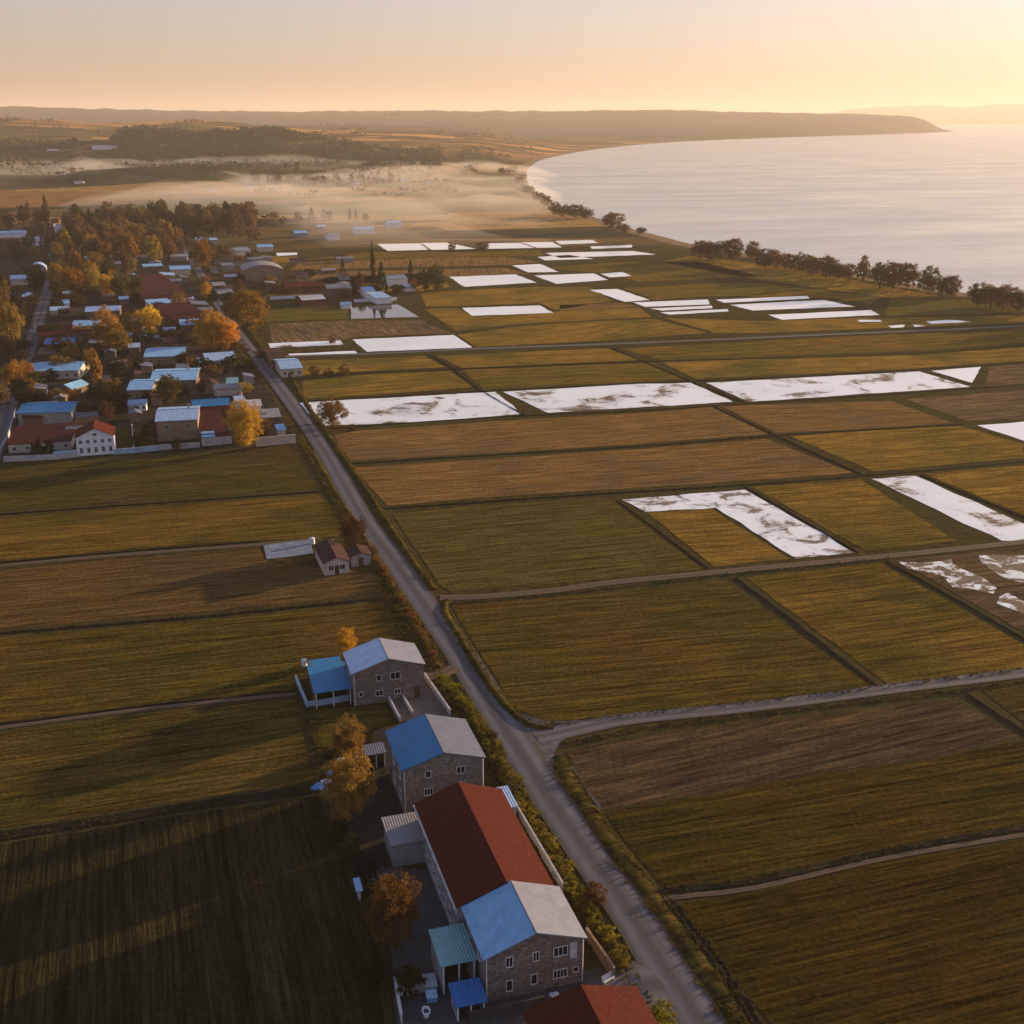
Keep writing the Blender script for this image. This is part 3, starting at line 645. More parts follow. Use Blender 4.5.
    if chimney:
        cx, cy = chimney; zc = h + rise * (1 - (abs(cx) / hx if ridge == 'y' else abs(cy) / hy))
        MB().box(cx - 0.3, cx + 0.3, cy - 0.3, cy + 0.3, zc, zc + 1.3).build('chimney', WM['tan'], r0)
    for w_ in wins: window(root, *w_[:5], hx, hy, mull=w_[5] if len(w_) > 5 else 1)
    for d_ in doors: door(root, *d_[:4], hx, hy)
    return root
def fit(ax, ay, bx, by, h):
    """near-left and near-right eave corners seen at height h -> centre of the front edge, yaw, length"""
    a = Q(ax, ay, h); b_ = Q(bx, by, h); d_ = b_ - a; return (a + b_) / 2, math.atan2(d_.y, d_.x), d_.length
def place(mid, yaw, D):              # centre from the middle of the front edge
    return Vector((mid.x - math.sin(yaw) * D / 2, mid.y + math.cos(yaw) * D / 2, 0))

# --- the farmstead row beside the road
YR = R_(17.2)
def fl(x, y, z, hx, hy, yaw=YR):     # centre of a house whose near-left eave corner shows at (x, y)
    p = Q(x, y, z); c, s = math.cos(yaw), math.sin(yaw); return Vector((p.x + c * hx - s * hy, p.y + s * hx + c * hy, 0))
W = [('s', -2.9, 4.15, 0.7, 1.2, 1), ('s', 0.1, 4.2, 0.6, 1.1, 1), ('s', 2.9, 4.2, 1.5, 1.1, 2), ('s', -2.9, 1.0, 0.6, 1.3, 0), ('s', -0.1, 1.2, 0.6, 1.2, 0), ('s', 2.9, 1.3, 1.5, 1.0, 3), ('s', 4.7, 1.6, 0.5, 0.6, 0),
     ('e', -2.5, 4.1, 1.2, 1.2), ('e', 1.5, 4.1, 1.2, 1.2), ('e', -2.5, 1.2, 1.2, 1.2), ('w', -2, 4.1, 1.2, 1.2), ('w', 2, 4.1, 1.2, 1.2)]
A_ = gable_house('stone_house', 'stone house with light blue and pale roof adjoining the long red roof', 'house',
    fl(483, 959, 6.0, 5.85, 4.5), YR, 11.2, 8.7, 5.9, 2.0, 'y', 'stone', 'sky', 'pale', wins=W, doors=[('w', 0, 1.0, 2.1)])
b = MB(); b.box(3.95, 4.75, -4.47, -4.36, 3.5, 5.6); b.build('shutter_panel', simple('panel_pale', (0.40, 0.40, 0.42), 0.6), A_)
for sx in (-5.45, 5.45): MB().bar((sx, -4.45, 0.1), (sx, -4.45, 5.8), 0.06).build('downpipe', FRAME, A_)
pB = fl(456.5, 907.5, 6.0, 5.9, 10.9)
Wb = [('w', -9 + k * 2.6, z, 1.3, 1.2, 1) for k in range(8) for z in (1.2, 4.1)] + [('e', -9 + k * 2.6, z, 1.3, 1.2, 1) for k in range(8) for z in (1.2, 4.1)] + [('n', -3, 4.1, 1.2, 1.2), ('n', 3, 4.1, 1.2, 1.2)]
B_ = gable_house('tiled_hall', 'long two-storey hall with a red tiled gable roof between two blue-roofed stone houses', 'house', pB, YR, 11.2, 21.2, 5.9, 2.0, 'y', 'grey', 'red', wins=Wb, doors=[('w', 9.5, 1.1, 2.1)])
b = MB(); b.bar((-6.0, -10.8, 5.72), (-6.0, 10.8, 5.72), 0.09); b.build('gutter', FRAME, B_)
W = [('s', -2.2, 2.4, 1.1, 1.0, 2), ('s', -2.2, 5.2, 0.7, 0.9, 0), ('s', 2.4, 5.0, 1.1, 1.0, 1), ('s', 2.4, 2.6, 1.2, 1.0, 1), ('w', -3, 4.4, 1.2, 1.3), ('w', 1, 4.4, 1.2, 1.3), ('w', -3, 1.3, 1.2, 1.3), ('w', 1, 1.3, 1.2, 1.3), ('e', -2, 4.4, 1.2, 1.2), ('e', 2, 4.4, 1.2, 1.2)]
C_ = gable_house('stone_house', 'tall grey stone house with vivid blue and grey roof behind the red hall', 'house',
    fl(400.8, 771, 7.0, 6.0, 5.6), YR, 11.3, 10.6, 6.9, 1.7, 'y', 'stone2', 'vivid', 'zinc', wins=W, doors=[('w', 3.6, 1.0, 2.1)])
for sx in (-5.5, 5.5): MB().bar((sx, -5.4, 0.1), (sx, -5.4, 6.8), 0.06).build('downpipe', FRAME, C_)
W = [('s', 1.1, 3.9, 1.5, 1.2, 1), ('s', -1.6, 4.0, 0.7, 1.0, 0), ('s', -1.6, 1.3, 1.1, 0.9, 1), ('s', 1.4, 1.2, 0.9, 0.8, 1), ('s', -4.6, 1.6, 0.5, 0.7, 0), ('e', 0, 4, 1.2, 1.1), ('w', 0, 4, 1.2, 1.1)]
D_ = gable_house('stone_house', 'stone house with pale blue gable roof beside the farm track and blue sheds', 'house',
    fl(351, 674, 6.0, 6.1, 4.1), YR, 11.6, 7.6, 5.9, 1.8, 'y', 'stone', 'ice', 'pale', wins=W, doors=[('s', 4.6, 1.0, 2.0)])
b = MB(); b.bar((-5.65, -3.95, 0.1), (-5.65, -3.95, 5.8), 0.06); b.build('downpipe', FRAME, D_)
def open_shed(name, label, corners, h, rise, roof, wall, yaw=YR, open_side='s', post=None):
    # corners: near-left, near-right, far-right roof corners (px) at height h
    a, b_, c_ = [Q(x, y, h) for x, y in corners]; L = (b_ - a).length; D = (c_ - b_).length; y_ = math.atan2((b_ - a).y, (b_ - a).x) if yaw is None else yaw
    mid = (a + c_) / 2; root = empty(name, (mid.x, mid.y, 0), y_); tag(root, label, 'shed')
    hx, hy = L / 2 - 0.25, D / 2 - 0.25; t = 0.18; b = MB()
    s = {'n': 1, 's': 1, 'e': 1, 'w': 1}; s[open_side] = 0
    if s['n']: b.box(-hx, hx, hy - t, hy, 0, h + rise * 0.9)
    if s['s']: b.box(-hx, hx, -hy, -hy + t, 0, h)
    if s['w']: b.box(-hx, -hx + t, -hy + t + 0.003, hy - t - 0.003, 0, h)
    if s['e']: b.box(hx - t, hx, -hy + t + 0.003, hy - t - 0.003, 0, h)
    b.build('wall', WM[wall], root)
    for sx in (-1, 0, 1):
        q = {'s': (sx * (hx - 0.1), -hy + 0.1), 'e': (hx - 0.1, sx * (hy - 0.1)), 'w': (-hx + 0.1, sx * (hy - 0.1)), 'n': (sx * (hx - 0.1), hy - 0.1)}[open_side]
        MB().box(q[0] - 0.07, q[0] + 0.07, q[1] - 0.07, q[1] + 0.07, 0.003, h - 0.02).build('post', FRAME, root)
    z = h + 0.14; MB().slab([(-L/2, -D/2, z), (L/2, -D/2, z), (L/2, D/2, z + rise), (-L/2, D/2, z + rise)], 0.12).build('roof', roofm(roof), root)
    return root
def c4(x, y): return (280 + x / 4.096, 600 + y / 4.096)
def c5(x, y): return (320 + x / 3.2, 770 + y / 3.2)
def c7(x, y): return (380 + x / 4.267, 860 + y / 4.267)
open_shed('open_shed', 'open-fronted vivid blue metal shed against the pale blue house', [c4(145,388), c4(300,360), c4(258,272)], 2.9, 0.9, 'vivid', 'brown')
open_shed('small_shed', 'small blue metal shed behind the open-fronted vivid blue shed', [c4(135,290), c4(262,268), c4(240,238)], 2.6, 0.3, 'vivid', 'brown')
open_shed('flat_shed', 'grey flat-roofed concrete outbuilding beside the long red-tiled hall', [c5(222,246), c5(338,228), c5(312,140)], 3.3, 0.2, 'grey', 'grey', open_side='e')
open_shed('carport', 'teal metal canopy beside the light blue roof of the near stone house', [c5(393,635), c5(510,605), c5(455,495)], 3.9, 0.2, 'teal', 'grey', open_side='s')
open_shed('low_shed', 'dark blue low shed in front of the teal canopy', [c5(435,770), c5(535,738), c5(510,672)], 2.0, 0.5, 'deep', 'grey')
open_shed('lean_to', 'grey metal lean-to by the round orange-brown tree and tall stone house', [c4(345,645), c4(430,625), c4(430,585)], 2.4, 0.2, 'zinc', 'brown')
open_shed('lean_to', 'small light blue lean-to on the road side of the red-tiled hall', [c5(605,125), c5(640,115), c5(595,55)], 2.6, 0.2, 'paleblue', 'grey', open_side='n')
# red tiled roof cut by the bottom of the frame
pE = Q(*c7(855, 537), 5.4)
c_, s_ = math.cos(YR), math.sin(YR); hyE = 6.5
gable_house('brick_house', 'house with red tiled gable roof cut by the bottom edge of the photo', 'house',
    (pE.x + s_ * hyE, pE.y - c_ * hyE, 0), YR, 12.0, 12.4, 3.7, 1.7, 'y', 'tan', 'red', wins=[('n', -3, 1.2, 1.2, 1.2), ('n', 2, 1.2, 1.2, 1.2), ('e', 3, 1.2, 1.2, 1.2)], doors=[('w', 3, 1.0, 2.0)])
# bungalow by the dark round tree
def c8(x, y): return (240 + x / 3.94, 500 + y / 3.94)
mid, yw, L = fit(*c8(335,252), *c8(425,236), 2.8)
gable_house('bungalow', 'small brown-roofed bungalow with white porch beside the dark round tree', 'house', place(mid, R_(19), 11), R_(19), 5.2, 11, 2.8, 1.0, 'y', 'cream', 'brown', wins=[('s', -1.2, 1.0, 1.0, 1.1), ('s', 1.2, 1.0, 1.0, 1.1)], doors=[('s', 0, 0.9, 2.0)], chimney=(0.8, 2.5))
mid, yw, L = fit(*c8(440,222), *c8(512,208), 2.6)
gable_house('outbuilding', 'small grey-walled outbuilding between the bungalow and the roadside weeds', 'shed', place(mid, R_(19), 5), R_(19), 4.2, 5, 2.4, 0.6, 'y', 'grey', 'brown', doors=[('s', 0, 1.0, 1.9)])
flat('courtyard', [c8(92,180), c8(275,158), c8(290,212), c8(105,236)], 0.12, simple('slab_pale', (0.17, 0.20, 0.25), 0.6, 0.3, 0.5))

# yards
flat('courtyard', [(383,868), (440,870), (470,1000), (430,1100), (400,1100), (392,960), (372,850)], 0.06, CONC)
flat('courtyard', [c4(430,375), c4(600,330), c4(700,480), c4(490,500)], 0.07, simple('yard_pale', (0.14, 0.115, 0.10), 0.9, 0.25, 0.4))
flat('courtyard', [(455,1000), (600,968), (640,985), (610,1000), (560,1100), (450,1100)], 0.064, CONC)
flat('yard_ground', [(337,745),(385,728),(400,800),(385,850),(392,900),(440,880),(470,1000),(430,1150),(404,1150),(388,960),(350,850)], 0.04, DARKYARD)
GM = simple('garden_wall', (0.40, 0.39, 0.40), 0.8, 0.25, 0.7); GMB = simple('garden_wall_blue', (0.30, 0.40, 0.52), 0.7, 0.25, 0.7)
def garden_wall(pts, h_, label, mat=None, t=0.2, name='garden_wall', cat='wall', posts=True):
    P = [Q(*p) for p in pts]; root = empty(name, P[0]); tag(root, label, cat); b = MB(); cp = MB()
    for a, c_ in zip(P[:-1], P[1:]):
        d_ = (c_ - a); n_ = Vector((-d_.y, d_.x, 0)).normalized() * t / 2; a_ = a - P[0]; e_ = c_ - P[0]
        for mb, z0, z1, k in ((b, 0, h_, 1.0), (cp, h_ + 0.003, h_ + 0.07, 1.5)):
            v = [a_ - n_ * k, e_ - n_ * k, e_ + n_ * k, a_ + n_ * k]
            mb.add([(p.x, p.y, z0) for p in v] + [(p.x, p.y, z1) for p in v], [(0,3,2,1),(4,5,6,7),(0,1,5,4),(1,2,6,5),(2,3,7,6),(3,0,4,7)])
    b.build('wall_panel', mat or GM, root); cp.build('coping', mat or GM, root)
    return root
garden_wall([c4(65,330), c4(112,442), c4(300,408)], 1.0, 'low pale blue wall around the vivid blue shed', GMB)
garden_wall([c4(420,365), c4(492,502)], 0.9, 'white wall along the left edge of the yard below the pale blue roof')
garden_wall([c4(470,350), c4(545,475)], 0.8, 'white wall across the yard behind the tall stone house')
garden_wall([c4(592,322), c4(698,475)], 1.1, 'white wall on the road side of the pale yard', GM)
garden_wall([(478,1001), c7(380,692), c7(700,622)][1:], 1.2, 'grey yard wall in front of the near stone house', CONC)
garden_wall([c7(880,338), c7(1000,512)], 1.6, 'wall running from the near stone house towards the road', WM['tan'])
garden_wall([(563,893), (528,833), (507,797)], 1.4, 'pale rail-topped wall between the red-tiled hall and the hedge', GM, 0.15)
garden_wall([c5(240,690), c5(262,813)], 1.2, 'low white wall by the parked pickup at the bottom', GM)
garden_wall([c5(278,722), c5(335,710)], 1.2, 'short white wall above the dark parking yard', GM)
# parked vehicles and yard clutter
CARW = simple('car_paint', (0.45, 0.50, 0.56), 0.3, 0.05, spec=0.6); TYRE = simple('tyre_rubber', (0.02, 0.02, 0.02), 0.9)
CARB = simple('car_paint_blue', (0.15, 0.30, 0.50), 0.3, 0.05, spec=0.6)
def storage_box(px, ang, w_, l_, h_, label, mat, lidm):
    p = Q(*px, 0.06); root = empty('storage_box', p, ang); tag(root, label, 'storage box')
    b = MB(); b.box(-w_/2, w_/2, -l_/2, l_/2, 0.1, h_); b.build('box_body', mat, root)
    MB().slab([(-w_/2 - 0.06, -l_/2 - 0.06, h_ + 0.05), (w_/2 + 0.06, -l_/2 - 0.06, h_ + 0.05), (w_/2 + 0.06, l_/2 + 0.06, h_ + 0.14), (-w_/2 - 0.06, l_/2 + 0.06, h_ + 0.14)], 0.05).build('lid', lidm, root)
    for sx in (-1, 1):
        for sy in (-1, 1): MB().box(sx * w_ * 0.42 - 0.05, sx * w_ * 0.42 + 0.05, sy * l_ * 0.42 - 0.05, sy * l_ * 0.42 + 0.05, 0.0, 0.098).build('foot', STEEL, root)
def tub(px, label, r=0.38, sx=1.5):
    p = Q(*px, 0.06); root = empty('water_tub', p, R_(105)); root.scale = (sx, 1, 1); tag(root, label, 'tub')
    n = 20; v = []; ring = [(r * 0.85, 0.0), (r, 0.6), (r + 0.08, 0.62), (r + 0.08, 0.66), (r - 0.06, 0.66), (r * 0.8, 0.1)]
    for rr, z in ring: v += [(rr * math.cos(6.2832 * i / n), rr * math.sin(6.2832 * i / n), z) for i in range(n)]
    fs = [(k * n + i, k * n + (i + 1) % n, (k + 1) * n + (i + 1) % n, (k + 1) * n + i) for k in range(len(ring) - 1) for i in range(n)] + [tuple(range(n - 1, -1, -1)), tuple(range(5 * n, 6 * n))]
    MB().add(v, fs).build('tub_wall', FRAME, root); MB().bar((0, 0, 0.38), (0, 0, 0.42), r * 0.88, r * 0.88, 20).build('tub_water', GLASS, root)
storage_box(c5(352,695), R_(103), 1.9, 1.3, 0.9, 'pale grey storage box beside the low dark blue shed', simple('box_pale', (0.30, 0.35, 0.38), 0.5, 0.2), simple('box_lid', (0.36, 0.43, 0.48), 0.5, 0.2))
storage_box(c5(357,735), R_(103), 1.2, 1.1, 0.7, 'small pale blue box in front of the pale grey storage box', CARB, simple('box_lid_blue', (0.32, 0.48, 0.62), 0.5, 0.2))
tub(c5(258,715), 'white oval tub in the dark yard, left of the grey storage box'); tub(c5(340,785), 'white oval tub in the dark yard at the very bottom')
def bench(px, ang, label):
    p = Q(*px, 0.1); root = empty('garden_bench', p, ang); tag(root, label, 'bench')
    MB().box(-0.75, 0.75, -0.22, 0.22, 0.42, 0.47).build('seat', FRAME, root); MB().add([(-0.75, 0.22, 0.5), (0.75, 0.22, 0.5), (0.75, 0.32, 0.95), (-0.75, 0.32, 0.95), (-0.75, 0.26, 0.5), (0.75, 0.26, 0.5), (0.75, 0.36, 0.95), (-0.75, 0.36, 0.95)], [(0,1,2,3),(7,6,5,4),(0,4,5,1),(1,5,6,2),(2,6,7,3),(3,7,4,0)]).build('backrest', FRAME, root)
    for sx in (-0.65, 0.65):
        for sy in (-0.17, 0.17): MB().box(sx - 0.03, sx + 0.03, sy - 0.03, sy + 0.03, 0, 0.418).build('leg', FRAME, root)
bench(c7(975,522), R_(40), 'small white bench at the roadside end of the tan wall')
BLUET = simple('tarpaulin_blue', (0.10, 0.26, 0.50), 0.5, 0.4, 1.5, 0.1); WHT = simple('plastic_white', (0.6, 0.62, 0.66), 0.5, 0.15)
def heap(px, r, mat, label, n=9, name='tarpaulin_heap', cat='tarpaulin'):
    p = Q(*px); bm = bmesh.new(); bmesh.ops.create_icosphere(bm, subdivisions=3, radius=r); sd = random.random() * 50
    for v in bm.verts:
        k = 1 + 0.45 * noise.noise(Vector(v.co) * 1.6 / r + Vector((sd, 0, 0))); v.co = Vector((v.co.x * k * 1.2, v.co.y * k, max(-0.02, v.co.z * k * 0.55)))
    me = bpy.data.meshes.new(name); bm.to_mesh(me); bm.free(); me.materials.append(mat); o = bpy.data.objects.new(name, me); COL.objects.link(o); o.location = (p.x, p.y, 0.02); tag(o, label, cat)
heap(c4(160,770), 0.9, BLUET, 'crumpled blue tarpaulin heap at the field corner left of the big tree')
heap(c4(190,745), 0.6, WHT, 'white plastic bundle between the blue tarpaulin and the big tree', name='plastic_bundle', cat='bundle')
heap(c4(215,712), 0.6, BLUET, 'small blue bundle above the blue tarpaulin heap', name='plastic_bundle', cat='bundle')
heap(c4(252,655), 0.5, WHT, 'white bundle under the edge of the two orange-brown trees', name='plastic_bundle', cat='bundle')
open_shed('kennel', 'tiny light blue lean-to by the field edge left of the concrete yard', [c5(118,392), c5(140,388), c5(125,348)], 1.4, 0.1, 'paleblue', 'grey')
heap(c5(752,722), 0.5, WHT, 'white bundle against the front of the near stone house', name='plastic_bundle', cat='bundle')
def tank(px, label, r=0.5, h_=1.1):
    p = Q(*px, 0.05); root = empty('water_tank', p); tag(root, label, 'tank'); MB().bar((0,0,0), (0,0,h_), r, r, 16).build('tank_body', WHT, root); MB().bar((0,0,h_ + 0.002), (0,0,h_ + 0.22), r * 0.9, r * 0.3, 16).build('tank_lid', WHT, root)
tank(c4(468,382), 'small white water tank in the yard below the pale blue house')
tank(c4(100,268), 'white water tank behind the vivid blue shed')
tank(c8(285,172), 'white tank between the pale slab and the brown-roofed bungalow', 0.6, 1.3)

# --- the village ---
# (x0,y0,x1,y1 front eave px, eave height, ridge px y, kind, wall, roof, label, name, windows)
TW = [
 (28,371.5,79,370.5, 3.2, 363, 'x','cream','sky','long light blue roofed house with cream walls beside the village street, above the dark shrubs','village_house',6),
 (16.5,413.5,72,412, 4.2, 403.5,'x','grey','vivid','vivid blue roofed building behind the maroon-roofed wing of the white house','village_house',0),
 (7,445,71.5,441, 2.6, 425,'l','cream','maroon','long low maroon lean-to roof attached to the left of the white gabled house','village_wing',5),
 (76,411,95.5,410, 3.2, 400,'l','brown','maroon','small square maroon roof right behind the white gabled house','village_shed',0),
 (76,417.5,97,416.2, 2.2, 414,'l','white','zinc','narrow grey-blue lean-to below the small square maroon roof','village_shed',0),
 (72,389.5,89,384, 3.0, 380,'x','brown','sky','short light blue roof set askew beside the tall orange trees','village_shed',0),
 (43.5,344.5,74,343.5, 2.6, 338.5,'x','brown','deep','deep blue roof between the red roofs by the village street','village_shed',0),
 (38,337,91,335, 3.0, 330.5,'x','redw','red','long narrow red roof just behind the deep blue roof','village_house',0),
 (36,330.5,72,329.5, 3.0, 325.5,'x','redw','maroon','dark red roof between the street and the small light blue roof','village_house',0),
 (71,326.5,97,325.8, 3.0, 320.3,'x','brown','sky','light blue roof behind the long red roof, left of the orange-brown tree','village_house',0),
 (84.5,312,119,310.8, 3.2, 305.2,'x','brown','paleblue','pale blue roof behind the tall orange-brown tree in mid village','village_house',0),
 (128,348,140,347.4, 2.6, 343.2,'x','brown','paleblue','tiny pale blue roof right of the big orange-brown tree','village_shed',0),
 (143.5,357.5,184,356, 3.2, 348.8,'x','tan','sky','light blue roof in the village centre, left of the brown yard','village_house',3),
 (149.5,381.5,196.5,379.8, 3.2, 371,'x','brown','sky','longest light blue roof in the village centre above the green-orange tree','village_house',3),
 (126.5,390.5,152,389.7, 3.6, 381,'x','tan','sky','light blue roofed tan house standing behind the white porch','village_house',4),
 (127.5,404.5,146.5,403.7, 2.4, 400,'x','white','paleblue','low white porch building with pale blue roof facing the dark garden','village_shed',3),
 (111.5,368.5,126.5,367.8, 2.4, 361,'l','brown','zinc','square grey-blue roof beside the tall orange trees','village_shed',0),
 (155,421.8,198,419.6, 6.0, 409.5,'x','tan','paleblue','large tan two-storey house with pale blue roof by the bottom village wall','village_house',2),
 (192.5,407.3,230,404.8, 4.0, 399,'x','redw','vivid','vivid blue roof right of the large tan house','village_house',0),
 (199,435,229,432.5, 2.8, 410,'l','redw','maroon','deep maroon lean-to roof in front of the vivid blue roof','village_wing',0),
 (202,437.5,215,436.5, 2.3, 432,'l','grey','sky','tiny light blue shed in front of the maroon lean-to','village_shed',0),
 (206,361.5,237,359.5, 2.8, 352.5,'l','cream','paleblue','wide pale blue roof under the orange trees near the road','village_house',3),
 (199,364,209,362, 2.6, 358,'l','cream','sky','small light blue wing left of the wide pale blue roof','village_shed',0),
 (180,325.3,200,324.3, 2.8, 318.5,'x','brown','sky','light blue roof beside the largest orange tree pair near the road','village_house',0),
 (163,331.5,175.5,331, 2.4, 327.5,'x','brown','paleblue','tiny pale roof in the yard left of the round blue tank','village_shed',0),
 (213,389.5,242,388.5, 2.4, 384,'l','cream','zinc','long grey-blue shed above the vivid blue roof','village_shed',0),
 (226,383.5,238,383, 2.6, 378,'l','grey','teal','small teal box shed behind the long grey-blue shed','village_shed',0),
 (264,420,277.5,415.5, 2.6, 409,'l','brown','grey','beige-grey roof at the roadside corner of the village','village_shed',0),
 (277.5,430.5,286.5,429.5, 2.0, 424.5,'l','cream','sky','tiny light blue roof by the road, near the village corner wall','village_shed',0),
 (247,407,262,406, 2.6, 400,'l','white','white','small white roof behind the orange tree at the village corner','village_shed',0),
 (271,363,288,362, 2.6, 353,'x','brown','brown','brown-roofed house right of the road beside the pale bay-fronted house','village_house',0),
 (281,369.5,303,368, 3.2, 360,'x','cream','paleblue','pale bay-fronted house right of the road, before the row of bushes','village_house',3),
 (146,300,192,297, 3.5, 273,'h','redw','maroon','large maroon-roofed hall in the village centre','village_hall',0),
 (173,319,208,316, 3.0, 302,'h','redw','maroon','second maroon roof in front of the large maroon hall','village_hall',0),
 (170,269.8,191,269, 3.5, 265.5,'x','cream','sky','light blue roof just behind the large maroon hall','village_house',0),
 (149.5,304.5,172,302.8, 3.0, 299,'l','cream','sky','light blue roof against the front of the large maroon hall','village_shed',0),
 (97,267.8,109.5,267.2, 3.0, 262.2,'x','brown','paleblue','pale blue roof standing among the brown wood trees','village_house',0),
 (10,279.5,27,278.8, 3.5, 274,'x','cream','paleblue','pale roofed house left of the dark round tree','village_house',0),
 (-6,298,29,296.8, 3.5, 293,'x','brown','sky','long light blue roof at the left edge left of the orange trees','village_house',0),
 (-8,233.8,25,233, 3.5, 231,'x','white','paleblue','long pale roofed white building at the far left edge','village_house',0),
 (27,240,43,239.5, 4.5, 233,'x','white','white','white walled building beside the tall dark poplar on the left','village_house',0),
 (54,227.2,63,227, 4.5, 223.8,'x','white','paleblue','small white block by the poplar at the wood edge','village_house',0),
 (49,256,55.5,255.8, 3.0, 252,'x','grey','sky','tiny blue roof between the street and the wood','village_shed',0),
 (149,244.5,165,243.8, 3.5, 240.3,'x','grey','sky','light blue roof right of the brown wood','village_house',0),
 (196,240.6,207,240.2, 3.5, 236.6,'x','grey','sky','light blue roof beyond the orange tree by the road, left of its pair','village_house',0),
 (210,240.3,218,240, 3.5, 237,'x','grey','paleblue','pale blue roof beyond the orange tree by the road, right of its pair','village_house',0),
 (185,225.4,203,224.8, 3.5, 221.6,'x','brown','paleblue','pale roof standing against the far brown wood','village_house',0),
 (236,251,251,250, 3.5, 246.8,'x','cream','pale','pale lavender roofed barn left of the light blue field barn','village_barn',0),
 (257.5,247.5,273.5,247, 3.2, 243.2,'x','cream','sky','light blue roofed barn at the edge of the open fields','village_barn',0),
 (286,287.5,325,285.5, 3.6, 279,'x','redw','red','red roofed long house right of the arched barn','village_house',0),
 (302,300.5,326,299, 2.8, 293.5,'x','redw','white','white-roofed house in front of the red roofed long house','village_house',0),
 (327,289,352,288, 4.5, 279,'x','brown','grey','grey roofed house between the two conical trees','village_house',0),
 (365,291,375.5,290.5, 4.0, 284,'x','white','sky','small light blue house right of the dark cypress','village_house',0),
 (376,298.5,392,297.5, 3.0, 291.5,'l','white','paleblue','white shed with pale blue roof above the reflecting pond','village_shed',0),
 (389,279.5,408,278.5, 4.0, 274,'x','white','pale','pale roofed house behind the dark conifers right of the cypress','village_house',0),
 (404,287,418,286.5, 2.6, 284.2,'x','white','paleblue','low pale shed in front of the bushy trees right of the cypress','village_shed',0),
 (340,305,351.5,304.8, 2.0, 302.3,'l','white','paleblue','tiny white shed beside the long white wall above the pond','village_shed',0),
 (295,233.5,308,233, 3.5, 229.3,'x','grey','sky','light blue roof among the hedges far behind the arched barn','village_house',0),
 (329,236,340,235.6, 3.5, 231.3,'x','white','pale','whitish clustered house near the far small conifers','village_house',0),
 (354,229.5,375,229, 4.0, 225,'x','white','paleblue','long pale barn right of the far small conifers','village_barn',0),
 (387.5,223.4,402,223, 4.0, 219.4,'x','white','paleblue','pale barn farthest right at the edge of the mist','village_barn',0),
 (317,227,326,226.8, 3.2, 224.2,'x','grey','paleblue','tiny pale roof left of the far small conifers','village_shed',0),
 (213,286,226,285.3, 3.0, 281,'x','brown','grey','small grey roof right of the road beside the village lane bend','village_shed',0),
 (217,294,234,293, 3.0, 288.3,'x','brown','grey','grey roof just behind the orange tree right of the road','village_shed',0),
 (223,266,235,265.3, 3.2, 261.2,'x','grey','zinc','grey-blue roof left of the arched barn','village_shed',0),
 (225,277.3,238,276.7, 2.6, 274.2,'x','brown','white','white-topped shed below the grey-blue roof left of the arched barn','village_shed',0),
 (55,274.5,63,273.5, 2.6, 271,'x','white','sky','tiny bluish roof beside the orange trees at the street end','village_shed',0),
 (119,299.5,129,299, 2.6, 296.5,'x','brown','sky','tiny light blue roof under the mixed trees left of the maroon hall','village_shed',0),
 (61,304,70,303.5, 2.6, 299.5,'x','white','sky','small bluish shed at the street below the first orange trees','village_shed',0),
 (252,269.5,262,269, 3.0, 266.2,'x','brown','pale','little pale roof just left of the arched barn top','village_shed',0),
 (3,318,18,317, 3.0, 311,'x','brown','brown','brown roof at the left edge behind the orange-brown street trees','village_house',0),
 (236,402,246,401, 2.4, 396,'l','white','paleblue','small pale roof between the vivid blue roof and the roadside trees','village_shed',0),
 (164,343,178,342, 2.4, 338,'l','brown','brown','brown shed roof in the yard above the first central blue roof','village_shed',0),
 (98,332,112,331, 2.4, 327,'l','brown','brown','brown shed roof tucked under the tall orange-brown tree','village_shed',0),
 (206,346,222,345, 2.4, 341,'l','brown','brown','brown shed roof below the round blue tank','village_shed',0),
]
for (x0, y0, x1, y1, h, yr, kd, wall, roof, label, name, nw) in TW:
    mid, yw, L = fit(x0, y0, x1, y1, h)
    if abs(math.degrees(yw) - 17) > 22 and 'askew' not in label: yw = R_(17)
    near = mid.y < 480
    # depth so that the ridge shows at px y = yr
    rise = 1.3 if L > 8 else 0.9
    if kd == 'l': rise = 0.8
    if kd == 'h': rise = 2.6; kd = 'l'; hall = 90
    else: hall = 34
    a = Q((x0 + x1) / 2, yr, h + rise); dep = (a - mid).dot(Vector((-math.sin(yw), math.cos(yw), 0)))
    half = max(1.6, dep); D = half * 2 if kd == 'x' else half
    if not near and kd == 'x': D = min(D, 15)
    D = min(D, hall)
    wins = []; 
    for k in range(nw):
        u = -L / 2 + L * (k + 0.5) / nw
        wins.append(('s', u, h * 0.32 if h < 5 else h * 0.6, 0.9, min(1.2, h * 0.38)))
    gable_house(name, label, 'shed' if 'shed' in name else 'barn' if 'barn' in name else 'house', place(mid, yw, D), yw, L - 0.5, D - 0.4, h, rise, kd if kd == 'x' else 'l', wall, roof,
                wins=wins, doors=[('s', -L * 0.12, 0.9, 1.9)] if nw and h < 5 and near else [], chimney=(L * 0.25, D * 0.18) if near and L > 9 and kd == 'x' and random.random() < 0.6 else None)
